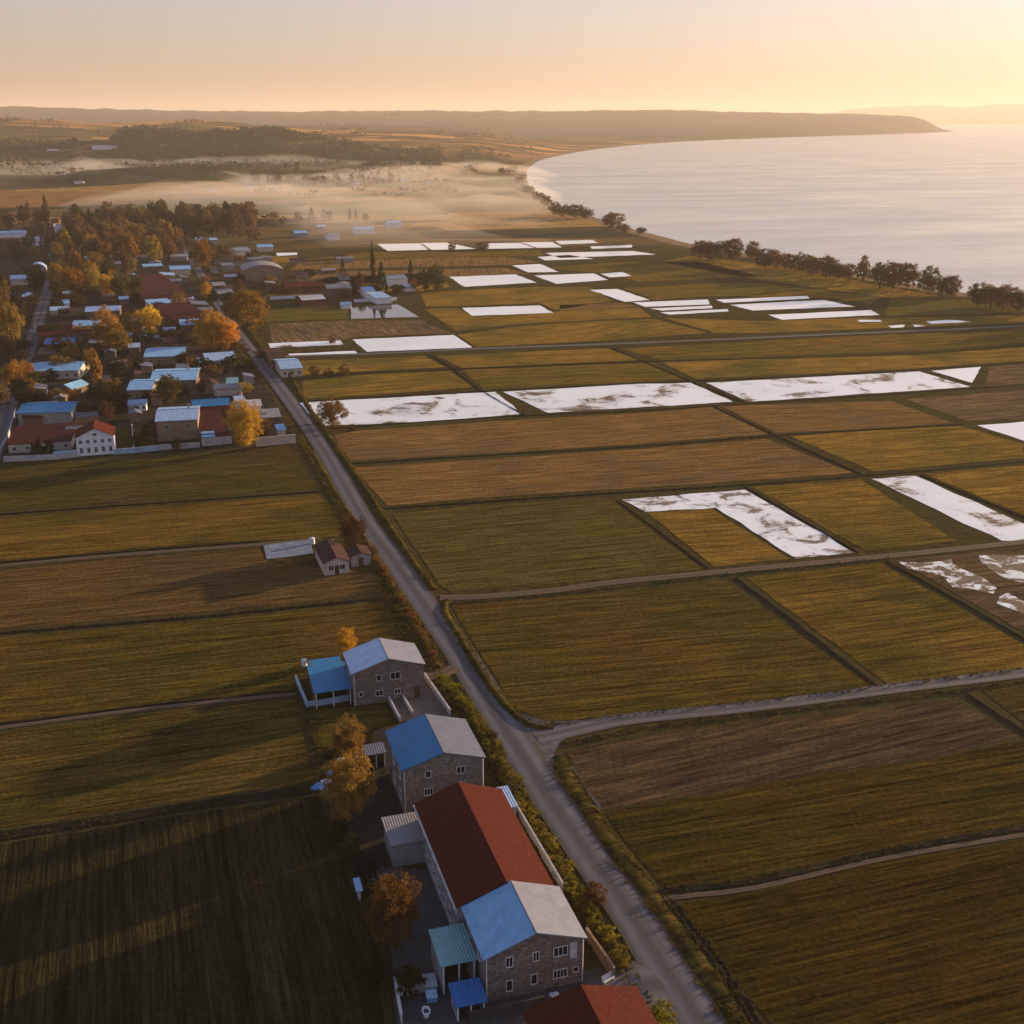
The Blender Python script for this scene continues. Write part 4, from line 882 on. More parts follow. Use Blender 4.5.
# white gabled house
mid, yw, L = fit(74.5, 438, 114.5, 435.5, 5.4)
Wn = [('s', -3.9 + 1.95 * k, z, 0.75, hh, 1) for k in range(5) for z, hh in ((0.9, 1.5), (3.6, 0.9))] + [('s', 0.0, 5.7, 1.0, 0.6, 0), ('e', -3, 3.4, 0.9, 1.1), ('e', 0, 3.4, 0.9, 1.1), ('e', 3, 3.4, 0.9, 1.1)]
V = gable_house('white_villa', 'white two-storey gabled house with rows of dark windows and a red roof', 'house', place(mid, R_(17), 10), R_(17), L - 0.5, 9.6, 5.4, 2.3, 'y', 'white', 'red', wins=Wn, doors=[('w', 0, 1, 2)])
# arched barn
def arched(name, label, x0, x1, ye, ytop, h, D, wall, roof, cat='barn'):
    mid, yw, L = fit(x0, ye, x1, ye - 0.6, h); yw = R_(17.5); c = place(mid, yw, D); root = empty(name, c, yw); tag(root, label, cat)
    rise = (Q(512, ye, h) - Q(512, ytop, h)).length * 0 + (ye - ytop) * mpp((x0 + x1) / 2, ye + 10) / 1.02
    n = 12; pr = [(-L/2 + L * i / n, h + rise * math.sin(math.pi * i / n) ** 0.8) for i in range(n + 1)]
    N = n + 3; prof = [(-L/2, 0)] + pr + [(L/2, 0)]
    v = [(x, -D/2, z) for x, z in prof] + [(x, D/2, z) for x, z in prof]
    MB().add(v, [tuple(range(N - 1, -1, -1))[::-1], tuple(range(2 * N - 1, N - 1, -1))] + [(i, N + i, N + i + 1, i + 1) for i in range(N - 1)]).build('wall', WM[wall], root)
    r = MB()
    v = [(x * 1.02, -D/2 - 0.4, z + 0.15) for x, z in pr] + [(x * 1.02, D/2 + 0.4, z + 0.15) for x, z in pr]; v += [(x, y, z - 0.12) for x, y, z in v]
    K = n + 1; r.add(v, [(i, i + 1, K + i + 1, K + i) for i in range(n)] + [(2*K + i, 3*K + i, 3*K + i + 1, 2*K + i + 1) for i in range(n)] + [(i, 2*K + i, 2*K + i + 1, i + 1) for i in range(n)] + [(K + i, K + i + 1, 3*K + i + 1, 3*K + i) for i in range(n)])
    r.build('roof', roofm(roof, 'y'), root)
    MB().box(-2, 2, -D/2 - 0.06, -D/2 - 0.01, 0, h * 0.75).build('barn_door', roofm('zinc', 'y'), root)
arched('arched_barn', 'large barn with a grey front wall and pale arched roof', 243.5, 283, 270.5, 265.5, 6.5, 22, 'tan', 'grey')
arched('arched_shed', 'pale blue arched roof shed above the dark round tree', 29, 46, 268.5, 264, 3.0, 10, 'grey', 'paleblue', 'shed')
# round tank
p = Q(196, 341, 0); root = empty('round_tank', (p.x, p.y, 0)); tag(root, 'round blue covered tank beside the orange trees in the village', 'tank')
MB().bar((0,0,0), (0,0,1.4), 2.3, 2.3, 24).build('tank_body', WM['grey'], root); MB().bar((0,0,1.403), (0,0,2.0), 2.4, 0.5, 24).build('cover', roofm('paleblue'), root)
# village walls
garden_wall([(4,462), (54,459.5), (78,457)], 1.5, 'grey wall at the foot of the maroon-roofed wing', GM)
garden_wall([(54,458.5), (78,456.5)], 1.9, 'light blue wall panels left of the white house', simple('panel_blue', (0.30, 0.50, 0.72), 0.5))
garden_wall([(114,454.6), (136,452.8), (160,450.4)], 1.5, 'light blue wall along the field right of the white house', GMB)
garden_wall([(160,450.2), (200,447.4)], 1.5, 'grey wall below the large tan house', GM)
garden_wall([(202,446.5), (232,443.5)], 2.2, 'pale wall below the maroon lean-to', GM)
garden_wall([(256,446.8), (290,443.5), (296,443)], 2.6, 'tan wall at the village corner next to the road', WM['cream'], 0.3)
garden_wall([(134,451.5), (132.5,429)], 1.6, 'pale divider wall between the dark village gardens', GM)
garden_wall([(354,302.5), (397,300.3)], 1.6, 'long white wall beside the reflecting pond', WHT)
garden_wall([(270,299.8), (300,298.2)], 1.5, 'white wall at the edge of the olive plot near the road', WHT)
garden_wall([(-10,472),(8,440),(16,412)], 1.3, 'wall lining the village street on its right side', GM)
for q in ([(118,450),(156,447),(152,425),(116,428)],):
    flat('lawn', q, 0.05, fm('green', YAW, 91.0))
flat('courtyard', [(36,355),(92,352),(90,345.5),(40,347.5)], 0.05, simple('yard_tan', (0.16, 0.11, 0.08), 0.95, 0.25, 0.4))
flat('courtyard', [(190,395),(236,391),(232,366),(196,368)], 0.05, simple('yard_tan_dark', (0.10, 0.075, 0.055), 0.95, 0.3, 0.4))
flat('courtyard', [(148,366),(190,364),(188,357.5),(150,359)], 0.05, simple('yard_brown', (0.13, 0.09, 0.065), 0.95, 0.3, 0.4))
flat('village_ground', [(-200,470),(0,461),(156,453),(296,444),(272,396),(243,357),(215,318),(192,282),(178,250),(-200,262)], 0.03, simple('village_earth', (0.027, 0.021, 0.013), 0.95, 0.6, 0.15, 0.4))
# yard fences of the village, one per plot boundary
fence_m = simple('fence_boards', (0.12, 0.085, 0.06), 0.9, 0.3)
FN = [((100,400),(118,398)),((118,428),(152,425)),((140,376),(147,352)),((186,352),(200,390)),((94,362),(96,330)),((200,345),(236,341)),((150,336),(186,334)),((60,318),(92,316)),((128,318),(150,316)),((236,391),(258,440)),((30,300),(34,330))]
for i, (a, c_) in enumerate(FN):
    P0, P1 = Q(*a), Q(*c_); root = empty('board_fence', P0); tag(root, 'brown board fence between village plots', 'fence', 'board fences between the village plots')
    d_ = P1 - P0; n_ = Vector((-d_.y, d_.x, 0)).normalized() * 0.04; e_ = d_
    MB().add([tuple(p) for p in (-n_, e_ - n_, e_ + n_, n_)] + [(p.x, p.y, 1.5) for p in (-n_, e_ - n_, e_ + n_, n_)], [(0,3,2,1),(4,5,6,7),(0,1,5,4),(1,2,6,5),(2,3,7,6),(3,0,4,7)]).build('boards', fence_m, root)
# small sheds filling the plots
random.seed(12)
POS = [o.location.copy() for o in COL.objects if o.type == 'EMPTY' and o.parent is None]
def extra(n, x0, x1, y0, y1, sz, walls, roofs, label, grp, gap):
    k = t = 0; right = x0 > 200
    while k < n and t < 900:
        t += 1; x, y = random.uniform(x0, x1), random.uniform(y0, y1)
        if right and x < interp([(240, 185), (270, 206), (300, 224), (320, 236)], y) + 6: continue
        if not right and x > interp([(240, 178), (270, 192), (320, 216), (360, 246), (440, 285)], y) - 4 and y > 255: continue
        sx = interp([(255, 57), (290, 48), (345, 31), (400, 10), (430, 3)], y)
        if y > 255 and abs(x - sx) < 12: continue
        if 112 < x < 156 and y > 424: continue
        p = Q(x, y)
        if any((p.x - q.x) ** 2 + (p.y - q.y) ** 2 < gap * gap for q in POS): continue
        POS.append(p); k += 1
        L = sz * random.uniform(0.8, 1.6); D = sz * random.uniform(0.6, 1.0)
        gable_house('village_shed', label, 'shed', p, YAW + random.uniform(-0.08, 0.08) + random.choice((0, math.pi / 2)), L, D, random.uniform(2.2, 3.0), 0.7, random.choice(('x', 'l')), random.choice(walls), random.choice(roofs), group=grp)
extra(40, 15, 280, 268, 440, 5.0, ('brown', 'grey', 'tan'), ('brown', 'brown', 'grey', 'zinc'), 'small drab shed between the village houses', 'drab sheds between the village houses', 7.0)
extra(18, 15, 262, 262, 352, 8.5, ('brown', 'tan', 'cream'), ('sky', 'paleblue', 'zinc'), 'small house with a blue metal roof between the larger village houses', 'small blue-roofed village houses', 9.5)
extra(22, 208, 352, 258, 297, 8.0, ('brown', 'grey', 'tan'), ('brown', 'grey', 'zinc', 'maroon'), 'small drab building in the cluster right of the road', 'drab buildings right of the road', 10.0)
extra(26, 0, 199, 222, 268, 8.0, ('brown', 'cream', 'grey'), ('brown', 'grey', 'zinc', 'maroon', 'white'), 'small plain building in the far part of the village', 'plain buildings of the far village', 13.0)
# far white sheds in the mist and on the hills
FAR = [(245,189.6,257,187,'white shed alone on the far plain left of the misty grove'),(399,183.2,410,181,'far white shed left of a close pair in the mist'),(427,183.2,443,181,'far long white shed right of a close pair in the mist'),
       (94,149,125,145.5,'white compound on the far hillside'),(242,189.5,259,187.5,None),(48,151,58,149,'tiny white farm on the golden far hillside'),(374,162,384,160,'tiny pale farmhouse in the misty valley'),(205,193,216,191,'tiny pale barn in the misty plain'),
       (350,186,362,184,'tiny pale barn among the misty grove'),(75,184,84,182,'tiny pale farm left in the misty plain')]
for x0, y0, x1, y1, lab in FAR:
    if not lab: continue
    p = Q((x0 + x1) / 2, y0); z = ground_z(p.x, p.y); 
    if z > 4:                       # walk along the sight line until it meets the hillside
        best = None; v = (y0 - 512) / F
        for k in range(600, 9000, 10):
            fw = k; zz = H + fw * (-v * CP - SP) / (CP - v * SP); X = (x0 / 2 + x1 / 2 - 512) / F * (fw * CP + (H - zz) * SP)
            if zz < ground_z(X, fw): best = Vector((X, fw, zz)); break
        p = best or p; z = p.z
    L = (x1 - x0) * PX(p.x, p.y, z)[2] / F
    hh = min(7, max(3.5, (y0 - y1) * PX(p.x, p.y, z)[2] / F))
    gable_house('farm_shed', lab, 'shed', (p.x, p.y, z - 1.0), R_(10), L, min(25, L * 0.5), hh * 0.7 + 1.0, hh * 0.3, 'x', 'white', 'white')

# ---- trees, bushes, grass -----------------------------------------------------
def leaf_mat(name, c, c2, trans=0.35):
    m = M(name); g = m.coord('Object'); n = m.noise(g, 0.55, 3); n2 = m.noise(g, 3.5, 3, 0.7)
    oi = m.n('ShaderNodeObjectInfo')
    f = m.math('ADD', m.math('MULTIPLY', n, 0.6), m.math('MULTIPLY', n2, 0.4))
    col = m.mix(m.ramp(f, [(0.38, (0,0,0)), (0.6, (1,1,1))]), c, c2)
    hs = m.n('ShaderNodeHueSaturation'); m.set(hs, 'Color', col); m.set(hs, 'Value', m.math('ADD', m.math('MULTIPLY', oi.outputs['Random'], 0.75), 0.6)); m.set(hs, 'Hue', m.math('ADD', m.math('MULTIPLY', m.math('FRACT', m.math('MULTIPLY', oi.outputs['Random'], 7.3)), 0.045), 0.475))
    d_ = m.n('ShaderNodeBsdfDiffuse'); t_ = m.n('ShaderNodeBsdfTranslucent'); mx = m.n('ShaderNodeMixShader'); m.set(mx, 0, trans)
    m.t.links.new(hs.outputs[0], d_.inputs[0]); m.t.links.new(hs.outputs[0], t_.inputs[0]); m.t.links.new(d_.outputs[0], mx.inputs[1]); m.t.links.new(t_.outputs[0], mx.inputs[2]); m.t.links.new(mx.outputs[0], m.out.inputs[0]); return m.m
LM = {'orange': leaf_mat('leaf_orange', (0.44, 0.245, 0.035), (0.24, 0.125, 0.02)), 'yellow': leaf_mat('leaf_yellow', (0.72, 0.42, 0.04), (0.50, 0.25, 0.03)),
      'amber': leaf_mat('leaf_amber', (0.30, 0.18, 0.035), (0.15, 0.085, 0.02)), 'brown': leaf_mat('leaf_brown', (0.19, 0.11, 0.045), (0.11, 0.066, 0.03)),
      'olive': leaf_mat('leaf_olive', (0.095, 0.08, 0.022), (0.05, 0.048, 0.016)), 'dark': leaf_mat('leaf_dark', (0.04, 0.042, 0.018), (0.024, 0.026, 0.012)),
      'hedge': leaf_mat('leaf_hedge', (0.32, 0.26, 0.03), (0.05, 0.052, 0.012)), 'weed': leaf_mat('leaf_weed', (0.24, 0.13, 0.035), (0.11, 0.07, 0.025)), 'rust': leaf_mat('leaf_rust', (0.10, 0.04, 0.02), (0.06, 0.03, 0.015))}
BARK = simple('bark', (0.06, 0.045, 0.035), 0.95, 0.3, 3, 0.05)
def rnd(a, b_): return a + (b_ - a) * random.random()
def crown_mesh(name, shape, nclump, nleaf, leaf, mat, rag=1.0):
    """unit crown: height 1, radius 0.5 -> many small leaf faces in clumps"""
    vs_ = []; fs = []; lob = [Vector((rnd(-1, 1), rnd(-1, 1), rnd(-0.7, 1))).normalized() for _ in range(6)]
    cl = []
    tries = 0
    while len(cl) < nclump and tries < nclump * 40:
        tries += 1
        d_ = Vector((random.gauss(0, 1), random.gauss(0, 1), random.gauss(0, 1))).normalized(); r = random.random() ** 0.38
        k = 0.78 + 0.30 * max(0, max(d_.dot(l) for l in lob)) ** 3 + 0.22 * noise.noise(d_ * 2.2 + Vector((nclump, len(name), 0)))
        p = d_ * r * k
        if shape == 'round': p = Vector((p.x * 0.5, p.y * 0.5, 0.54 + p.z * 0.46)); p.z = 0.06 + (p.z - 0.06) * 1.0 if p.z > 0.3 else p.z * 0.75
        elif shape == 'broad': p = Vector((p.x * 0.5, p.y * 0.5, 0.60 + p.z * 0.36))
        elif shape == 'column': p = Vector((p.x * 0.5, p.y * 0.5, 0.52 + p.z * 0.50)); p.x *= 1 - 0.45 * p.z; p.y *= 1 - 0.45 * p.z
        elif shape == 'cone':
            z = random.random() ** 1.4; rr = 0.5 * (1 - z) ** 0.8 * (0.75 + 0.25 * random.random()); a = rnd(0, 6.283); p = Vector((rr * math.cos(a), rr * math.sin(a), 0.08 + 0.92 * z))
        elif shape == 'bush': p = Vector((p.x * 0.5, p.y * 0.5, max(0.05, 0.42 + p.z * 0.5)))
        cl.append(p)
    for p in cl:
        cr = rnd(0.045, 0.085) * (0.6 if shape in ('cone', 'column') else 1.0)
        for _ in range(nleaf):
            q = p + Vector((random.gauss(0, 1), random.gauss(0, 1), random.gauss(0, 0.8))) * cr * 0.6
            u = Vector((rnd(-1, 1), rnd(-1, 1), rnd(-1, 1))).normalized(); v = u.orthogonal().normalized()
            a = rnd(0, 6.28); v = (v * math.cos(a) + u.cross(v) * math.sin(a)); u2 = u.cross(v); s = leaf * rnd(0.6, 1.3)
            n = len(vs_); vs_ += [q - v * s, q + u2 * s * 0.55, q + v * s, q - u2 * s * 0.55]; fs.append((n, n + 1, n + 2, n + 3))
    me = bpy.data.meshes.new(name); me.from_pydata([tuple(v) for v in vs_], [], fs); me.materials.append(mat); me.update(); me['h'] = 1; return me, cl
def trunk_mesh(name, cl, th, r, nb=7, low=0.25):
    b = MB(); top = Vector((0.01, 0.0, th)); b.bar((0, 0, -0.02), (0.006, 0.004, th * 0.5), r, r * 0.75, 7); b.bar((0.006, 0.004, th * 0.5), top, r * 0.75, r * 0.35, 6)
    for p in random.sample(cl, min(nb, len(cl))):
        s = Vector((0.006, 0.004, rnd(low, th * 0.9))); mdl = s.lerp(p, 0.5) + Vector((0, 0, 0.02)); b.bar(s, mdl, r * 0.4, r * 0.25, 4); b.bar(mdl, p, r * 0.25, r * 0.06, 4)
    me = bpy.data.meshes.new(name); me.from_pydata(b.v, [], b.f); me.materials.append(BARK); me.update(); return me
PROTO = {}
def proto(shape, col, lod, k):
    key = (shape, col, lod, k)
    if key not in PROTO:
        nc, nl, lf = {'hi': (210, 60, 0.017), 'mid': (150, 40, 0.025), 'lo': (50, 18, 0.045)}[lod]
        if shape == 'bush': nc = int(nc * 0.45); lf *= 1.5
        if shape in ('cone', 'column'): nc = int(nc * 1.3)
        me, cl = crown_mesh('crown', shape, nc, nl, lf, LM[col])
        th = {'round': 0.75, 'broad': 0.75, 'column': 0.85, 'cone': 0.9, 'bush': 0.4}[shape]
        r = {'round': 0.028, 'broad': 0.022, 'column': 0.018, 'cone': 0.018, 'bush': 0.02}[shape]
        PROTO[key] = (me, trunk_mesh('trunk', cl, th, r, 14 if lod == 'hi' else 6, 0.18 if shape != 'bush' else 0.02))
    return PROTO[key]
NT = [0]
def tree(name, label, X, Y, h_, w_, shape, col, lod='mid', group=None, cat='tree', z=None, trunk=True, var=None):
    k = (NT[0] if var is None else var) % (4 if lod == 'mid' else 3 if lod == 'lo' else 50); NT[0] += 1
    me, tr = proto(shape, col, lod, k); z = ground_z(X, Y) if z is None else z
    root = empty(name, (X, Y, z), rnd(0, 6.28)); root.scale = (w_, w_ * rnd(0.9, 1.1), h_); tag(root, label, cat, group)
    c = bpy.data.objects.new('crown' if shape != 'bush' else 'foliage', me); COL.objects.link(c); c.parent = root
    if trunk: t = bpy.data.objects.new('trunk' if shape != 'bush' else 'stem', tr); COL.objects.link(t); t.parent = root
    return root
def ptree(name, label, x, y, hp, wp, shape, col, lod='mid', **k):   # base seen at (x, y); height and width in photo px
    p = Q(x, y); mp = mpp(x, y); D = math.hypot(p.y, H); vf = max(0.35, p.y / D)
    return tree(name, label, p.x, p.y, hp * mp / vf, wp * mp, shape, col, lod, **k)
# near trees
ptree('autumn_tree', 'large round amber tree left of the tall stone house with the vivid blue roof', 352, 822, 64, 54, 'round', 'amber', 'hi')
ptree('autumn_tree', 'orange-brown tree beside the concrete yard, lowest big tree in the photo', 398, 946, 66, 60, 'round', 'amber', 'hi')
ptree('autumn_tree', 'small amber tree above the large round amber tree', 349, 762, 42, 38, 'round', 'amber', 'hi')
ptree('autumn_tree', 'small bright yellow tree behind the pale blue roofed house', 347, 658, 30, 21, 'round', 'yellow', 'hi')
ptree('dark_tree', 'dark rust-brown round tree beside the bungalow and the road', 354, 548, 32, 30, 'round', 'rust', 'hi')
ptree('autumn_shrub', 'tree-like brown bush at the corner of the flooded paddy by the road', 333, 428, 31, 30, 'round', 'amber', 'hi')
ptree('green_shrub', 'dark green shrub in the bottom yard above the parked cars', 409, 992, 26, 34, 'bush', 'olive', 'hi', cat='shrub')
ptree('round_shrub', 'clipped round yellow-green shrub where the driveway meets the road', 619, 966, 20, 22, 'bush', 'hedge', 'hi', cat='shrub')
ptree('round_shrub', 'yellow-green shrub at the bottom edge beside the red tiled roof', 660, 1032, 30, 34, 'bush', 'hedge', 'hi', cat='shrub')
ptree('spiky_shrub', 'spiky brown shrub leaning out of the hedge over the road verge', 594, 903, 22, 26, 'bush', 'weed', 'hi', cat='shrub')
for x, y, s in [(338,842,20),(352,858,22),(362,880,20),(371,868,18),(345,778,18),(380,980,22),(372,900,16),(330,760,14),(366,745,16)]:
    ptree('dark_shrub', 'dark shrub in the overgrown strip between the big trees and the ploughed field', x, y, s, s * 1.2, 'bush', 'dark', 'mid', group='dark shrubs along the ploughed field edge', cat='shrub')
# hedge on the house side of the road
def along(C, i0, i1, n):
    P = [Q(*p) for p in C]; Ls = [0]
    for a, b_ in zip(P[:-1], P[1:]): Ls.append(Ls[-1] + (b_ - a).length)
    out = []
    for k in range(n):
        s = Ls[-1] * (k + 0.5) / n
        for j in range(len(Ls) - 1):
            if Ls[j] <= s <= Ls[j + 1]: out.append(P[j].lerp(P[j + 1], (s - Ls[j]) / (Ls[j + 1] - Ls[j]))); break
    return out
for q, n, lab, col, grp, hh in (
    ([(440,680),(452,692),(470,715),(490,752),(503,780),(522,812),(545,848),(570,890),(592,925),(606,946)], 44, 'yellow-green hedge shrub between the houses and the road', 'hedge', 'hedge shrubs between the houses and the road', 1.5),
    ([(450,688),(478,722),(494,748),(512,780),(537,822),(560,860),(585,900),(602,930)], 30, 'yellow-green hedge shrub between the houses and the road', 'hedge', 'hedge shrubs between the houses and the road', 1.1),
    ([(368,548),(376,560),(388,580),(402,602),(414,624),(426,645),(436,664)], 34, 'dry orange-brown weed bush on the road bank above the farm track', 'weed', 'dry weed bushes on the road bank', 1.3),
    ([(486,735),(498,765),(516,800)], 8, 'dark olive bush inside the roadside hedge', 'olive', 'dark olive bushes inside the hedge', 1.8),
    ([(236,330),(244,348),(252,366),(262,384),(272,400)], 12, 'brown bush on the village side of the road', 'brown', 'brown bushes on the village side of the road', 1.8)):
    for p in along(q, 0, 0, n):
        s = hh * rnd(0.7, 1.25)
        tree('hedge_shrub' if col in ('hedge', 'olive') else 'weed_bush', lab, p.x + rnd(-0.5, 0.5), p.y + rnd(-0.5, 0.5), s * 1.1, s * rnd(1.1, 1.7), 'bush', col, 'mid', group=grp, cat='bush' if col != 'hedge' else 'hedge shrub', z=0)
# village orange trees
VT = [(245,450,50,40,'round','orange','round bright orange tree at the village corner by the field'),
      (213,352,42,34,'round','orange','left of two orange trees by the road above the wide pale blue roof'),
      (229,352,33,26,'round','yellow','right, yellower one of two roadside trees above the wide pale blue roof'),
      (247,330,40,42,'round','orange','orange tree on the right side of the road, across from the village'),
      (203,270,30,23,'round','orange','orange tree at the far end of the straight road'),
      (151,336,30,26,'round','yellow','yellow-orange tree left of the maroon roofs'),
      (133,338,26,22,'round','amber','amber tree directly left of the yellow-orange tree by the maroon roofs'),
      (108,352,44,34,'round','amber','biggest amber tree in the middle of the village'),
      (118,354,30,26,'round','amber','lower amber tree against the right of the biggest amber tree'),
      (98,388,36,18,'column','amber','slim amber tree behind the darker slim tree in the village'),
      (104,412,34,20,'column','olive','slim olive tree with dark base behind the dark gardens'),
      (12,345,46,26,'round','amber','amber tree along the left of the village street'),
      (-2,340,46,30,'round','amber','amber tree cut by the left edge beside the village street'),
      (16,396,36,28,'round','orange','orange tree at the left edge above the street bend'),
      (22,404,26,22,'round','dark','dark tree at the left edge below the orange one by the street bend'),
      (170,405,30,28,'round','olive','round olive-gold tree below the longest light blue roof'),
      (60,404,17,22,'bush','amber','amber bush behind the vivid blue roof on the left'),
      (72,402,16,16,'bush','orange','orange bush at the right end of the vivid blue roof on the left'),
      (40,404,14,24,'bush','dark','dark bush behind the left end of the vivid blue roof'),
      (38,458,20,16,'bush','dark','dark bush in front of the maroon wing, left of its pair'),
      (50,457,18,16,'bush','dark','dark bush in front of the maroon wing, right of its pair'),
      (177,452,18,12,'bush','dark','dark bush at the foot of the large tan house'),
      (37,290,26,22,'round','dark','dark round tree left of the village street'),
      (58,293,30,18,'round','orange','bright orange tree at the top of the village street'),
      (75,302,34,30,'round','orange','wide orange tree in front of the brown wood'),
      (90,290,30,20,'round','orange','tall orange tree behind the wide orange tree'),
      (108,300,28,20,'round','orange','rusty orange tree between orange and green ones below the wood'),
      (122,302,28,24,'round','olive','olive tree below the brown wood, left of the maroon hall'),
      (136,300,26,20,'round','olive','yellow-olive tree touching the left end of the maroon hall'),
      (190,330,14,14,'bush','amber','small amber bush left of the round blue tank'),
      (240,296,18,12,'round','brown','brown tree below the arched barn'),
      (48,228,32,11,'column','brown','tall dark poplar at the left end of the wood'),
      (30,226,24,8,'column','brown','slender poplar left of the tall dark poplar'),
      (24,228,22,14,'round','brown','brown tree left of the two poplars'),
      (40,228,20,16,'round','brown','brown tree between the two poplars'),
      (8,230,20,18,'round','brown','brown tree near the left edge above the long pale roof'),
      (0,228,14,12,'round','orange','orange tree cut by the left edge above the long pale roof'),
      (30,250,16,14,'round','olive','olive tree in front of the white walled building'),
      (46,250,24,14,'cone','olive','olive conical tree right of the white walled building'),
      (60,250,16,22,'round','dark','dark tree under the small white block'),
      (15,252,14,16,'bush','olive','olive bush in front of the long pale roof at the left'),
      (3,318,40,26,'round','amber','amber tree at the left edge behind the amber street trees'),
      (20,322,34,20,'round','olive','olive tree beside the street between the amber street trees'),
      (6,362,26,24,'round','brown','brown tree at the left edge between two orange trees'),
      (28,382,22,18,'round','amber','amber tree at the street side of the long light blue roof'),
      (0,410,28,24,'round','brown','brown tree cut by the left edge beside the vivid blue roof'),
      (92,372,24,16,'round','amber','small amber tree right of the long light blue roof'),
      (262,436,12,14,'bush','brown','brown bush by the road opposite the white roof'),
      (180,312,20,16,'round','amber','amber tree standing between the two maroon halls'),
      (206,300,18,14,'round','orange','small orange tree at the road beside the maroon halls'),
      (228,318,18,16,'round','brown','brown tree on the road bend before the orange tree'),
      (373,282,38,6.5,'column','dark','tall dark cypress above the reflecting pond'),
      (343,277,18,7.5,'cone','dark','small dark conical tree behind the grey roof'),
      (382,293,29,14,'cone','dark','dark conifer just right of the tall cypress'),
      (374,292,20,10,'cone','dark','dark conifer at the foot of the tall cypress'),
      (360,292,20,12,'round','brown','brown tree left of the tall cypress'),
      (411,283,22,8,'cone','dark','dark conical tree left of the bushy brown trees'),
      (425,292,24,18,'round','olive','bushy olive-brown tree, left of its pair, by the paddies'),
      (438,292,25,20,'round','olive','bushy olive-brown tree, right of its pair, by the paddies'),
      (452,249.5,8,9,'bush','brown','brown bush on the path between the far flooded paddies'),
      (484,249.5,10,15,'bush','brown','larger brown bush between the far flooded paddies'),
      (315,377,13,12,'bush','brown','brown bush beside the pale bay-fronted house, first of three'),
      (329,377,9,12,'bush','brown','low brown bush, middle of three by the bay-fronted house'),
      (344,375,11,13,'bush','brown','brown bush, last of three by the bay-fronted house'),
      (262,357,9,16,'bush','brown','brown bush in front of the pale bay-fronted house'),
      (353,431,8,10,'bush','brown','low brown bush at the paddy edge right of the tree-like bush'),
      (318,424,10,12,'bush','brown','low brown bush at the paddy edge left of the tree-like bush'),
      (332,343,9,9,'bush','brown','brown bush between the two narrow paddies'),
]
for x, y, hp, wp, sh, col, lab in VT:
    ptree({'cone': 'conifer_tree', 'column': 'slender_tree', 'bush': 'garden_bush'}.get(sh, 'autumn_tree' if col in ('orange', 'yellow', 'amber') else 'leafy_tree'), lab, x, y, hp, wp, sh, col, 'mid' if y < 345 else 'hi' if wp > 30 else 'mid', cat='bush' if sh == 'bush' else 'tree')
# the wood behind the village
random.seed(21)
for (x0, x1, y0, y1, n, hp, cols, lab, grp) in (
    (58, 172, 240, 264, 46, 26, ('brown', 'brown', 'amber'), 'brown autumn tree in the near mass of the village wood', 'trees of the near wood'),
    (66, 252, 224, 236, 62, 26, ('brown', 'brown', 'brown', 'olive'), 'brown tree in the long far belt of the village wood', 'trees of the far wood belt'),
    (55, 145, 266, 300, 20, 22, ('amber', 'olive', 'brown'), 'mixed autumn tree filling the plots left of the maroon hall', 'mixed trees left of the maroon hall'),
    (150, 235, 240, 262, 16, 9, ('brown', 'olive'), 'low scrubby tree between the far village roofs', 'scrubby trees between the far roofs'),
    (140, 190, 226, 243, 14, 18, ('brown', 'amber'), 'brown tree at the right end of the near wood', 'trees at the right end of the near wood')):
    for k in range(n):
        x = rnd(x0, x1); y = y0 + (y1 - y0) * (k + 0.5) / n
        hp_ = hp * rnd(0.75, 1.15) * (0.8 + 0.2 * (y - 200) / 60)
        ptree('woodland_tree', lab, x, y, hp_, hp_ * rnd(0.6, 0.85), random.choice(('round', 'round', 'column')), random.choice(cols), 'mid', group=grp)
for x, y, hp, wp, sh in [(298,222,11,9,'round'),(312,222,14,9,'cone'),(325,222,13,8,'round'),(330,222,12,7,'round'),(350,222,13,4,'cone'),(356,222,11,5,'cone'),(366,222,9,8,'round'),(268,222,9,18,'bush'),(282,224,8,12,'bush'),(275,221,10,12,'round')]:
    ptree('field_tree', 'dark tree in the loose row left of the mist and the pale barns', x, y, hp, wp, sh, 'brown', 'lo', group='row of dark trees before the mist')
# undergrowth and garden bushes of the village
for k in range(34):
    ptree('undergrowth_bush', 'brown undergrowth bush at the foot of the village wood', rnd(60, 255), rnd(228, 242), rnd(8, 12), rnd(12, 18), 'bush', 'brown', 'lo', group='undergrowth of the village wood')
VB = [(60,345),(58,338),(122,372),(118,380),(135,365),(140,372),(186,366),(192,372),(205,373),(215,377),(226,374),(240,368),(196,345),(182,342),(170,338),(150,345),(96,400),(112,396),(90,418),(108,420),(118,410),(236,352),(244,392),(252,425),(258,432),(206,391),(100,356),(62,375),(54,380),(20,360),(24,350),(34,384),(30,392),(180,395),(158,400),(150,402),(128,336),(160,318),(172,332),(204,330),(232,320),(64,352),(72,358),(84,352),(150,440),(140,448),(96,345),(80,336),(160,312),(134,318),(58,310),(64,316),(80,304),(212,300),(206,290),(232,300),(240,284),(228,258),(216,262),(238,262),(250,262),(292,292),(280,294),(336,294),(346,298),(356,296),(398,292),(416,292),(310,276),(268,286),(20,300),(12,308),(34,304),(4,284),(30,284),(20,262),(6,258),(36,256),(48,268),(12,246),(170,256),(180,250),(220,252),(196,258),(190,248),(206,262)]
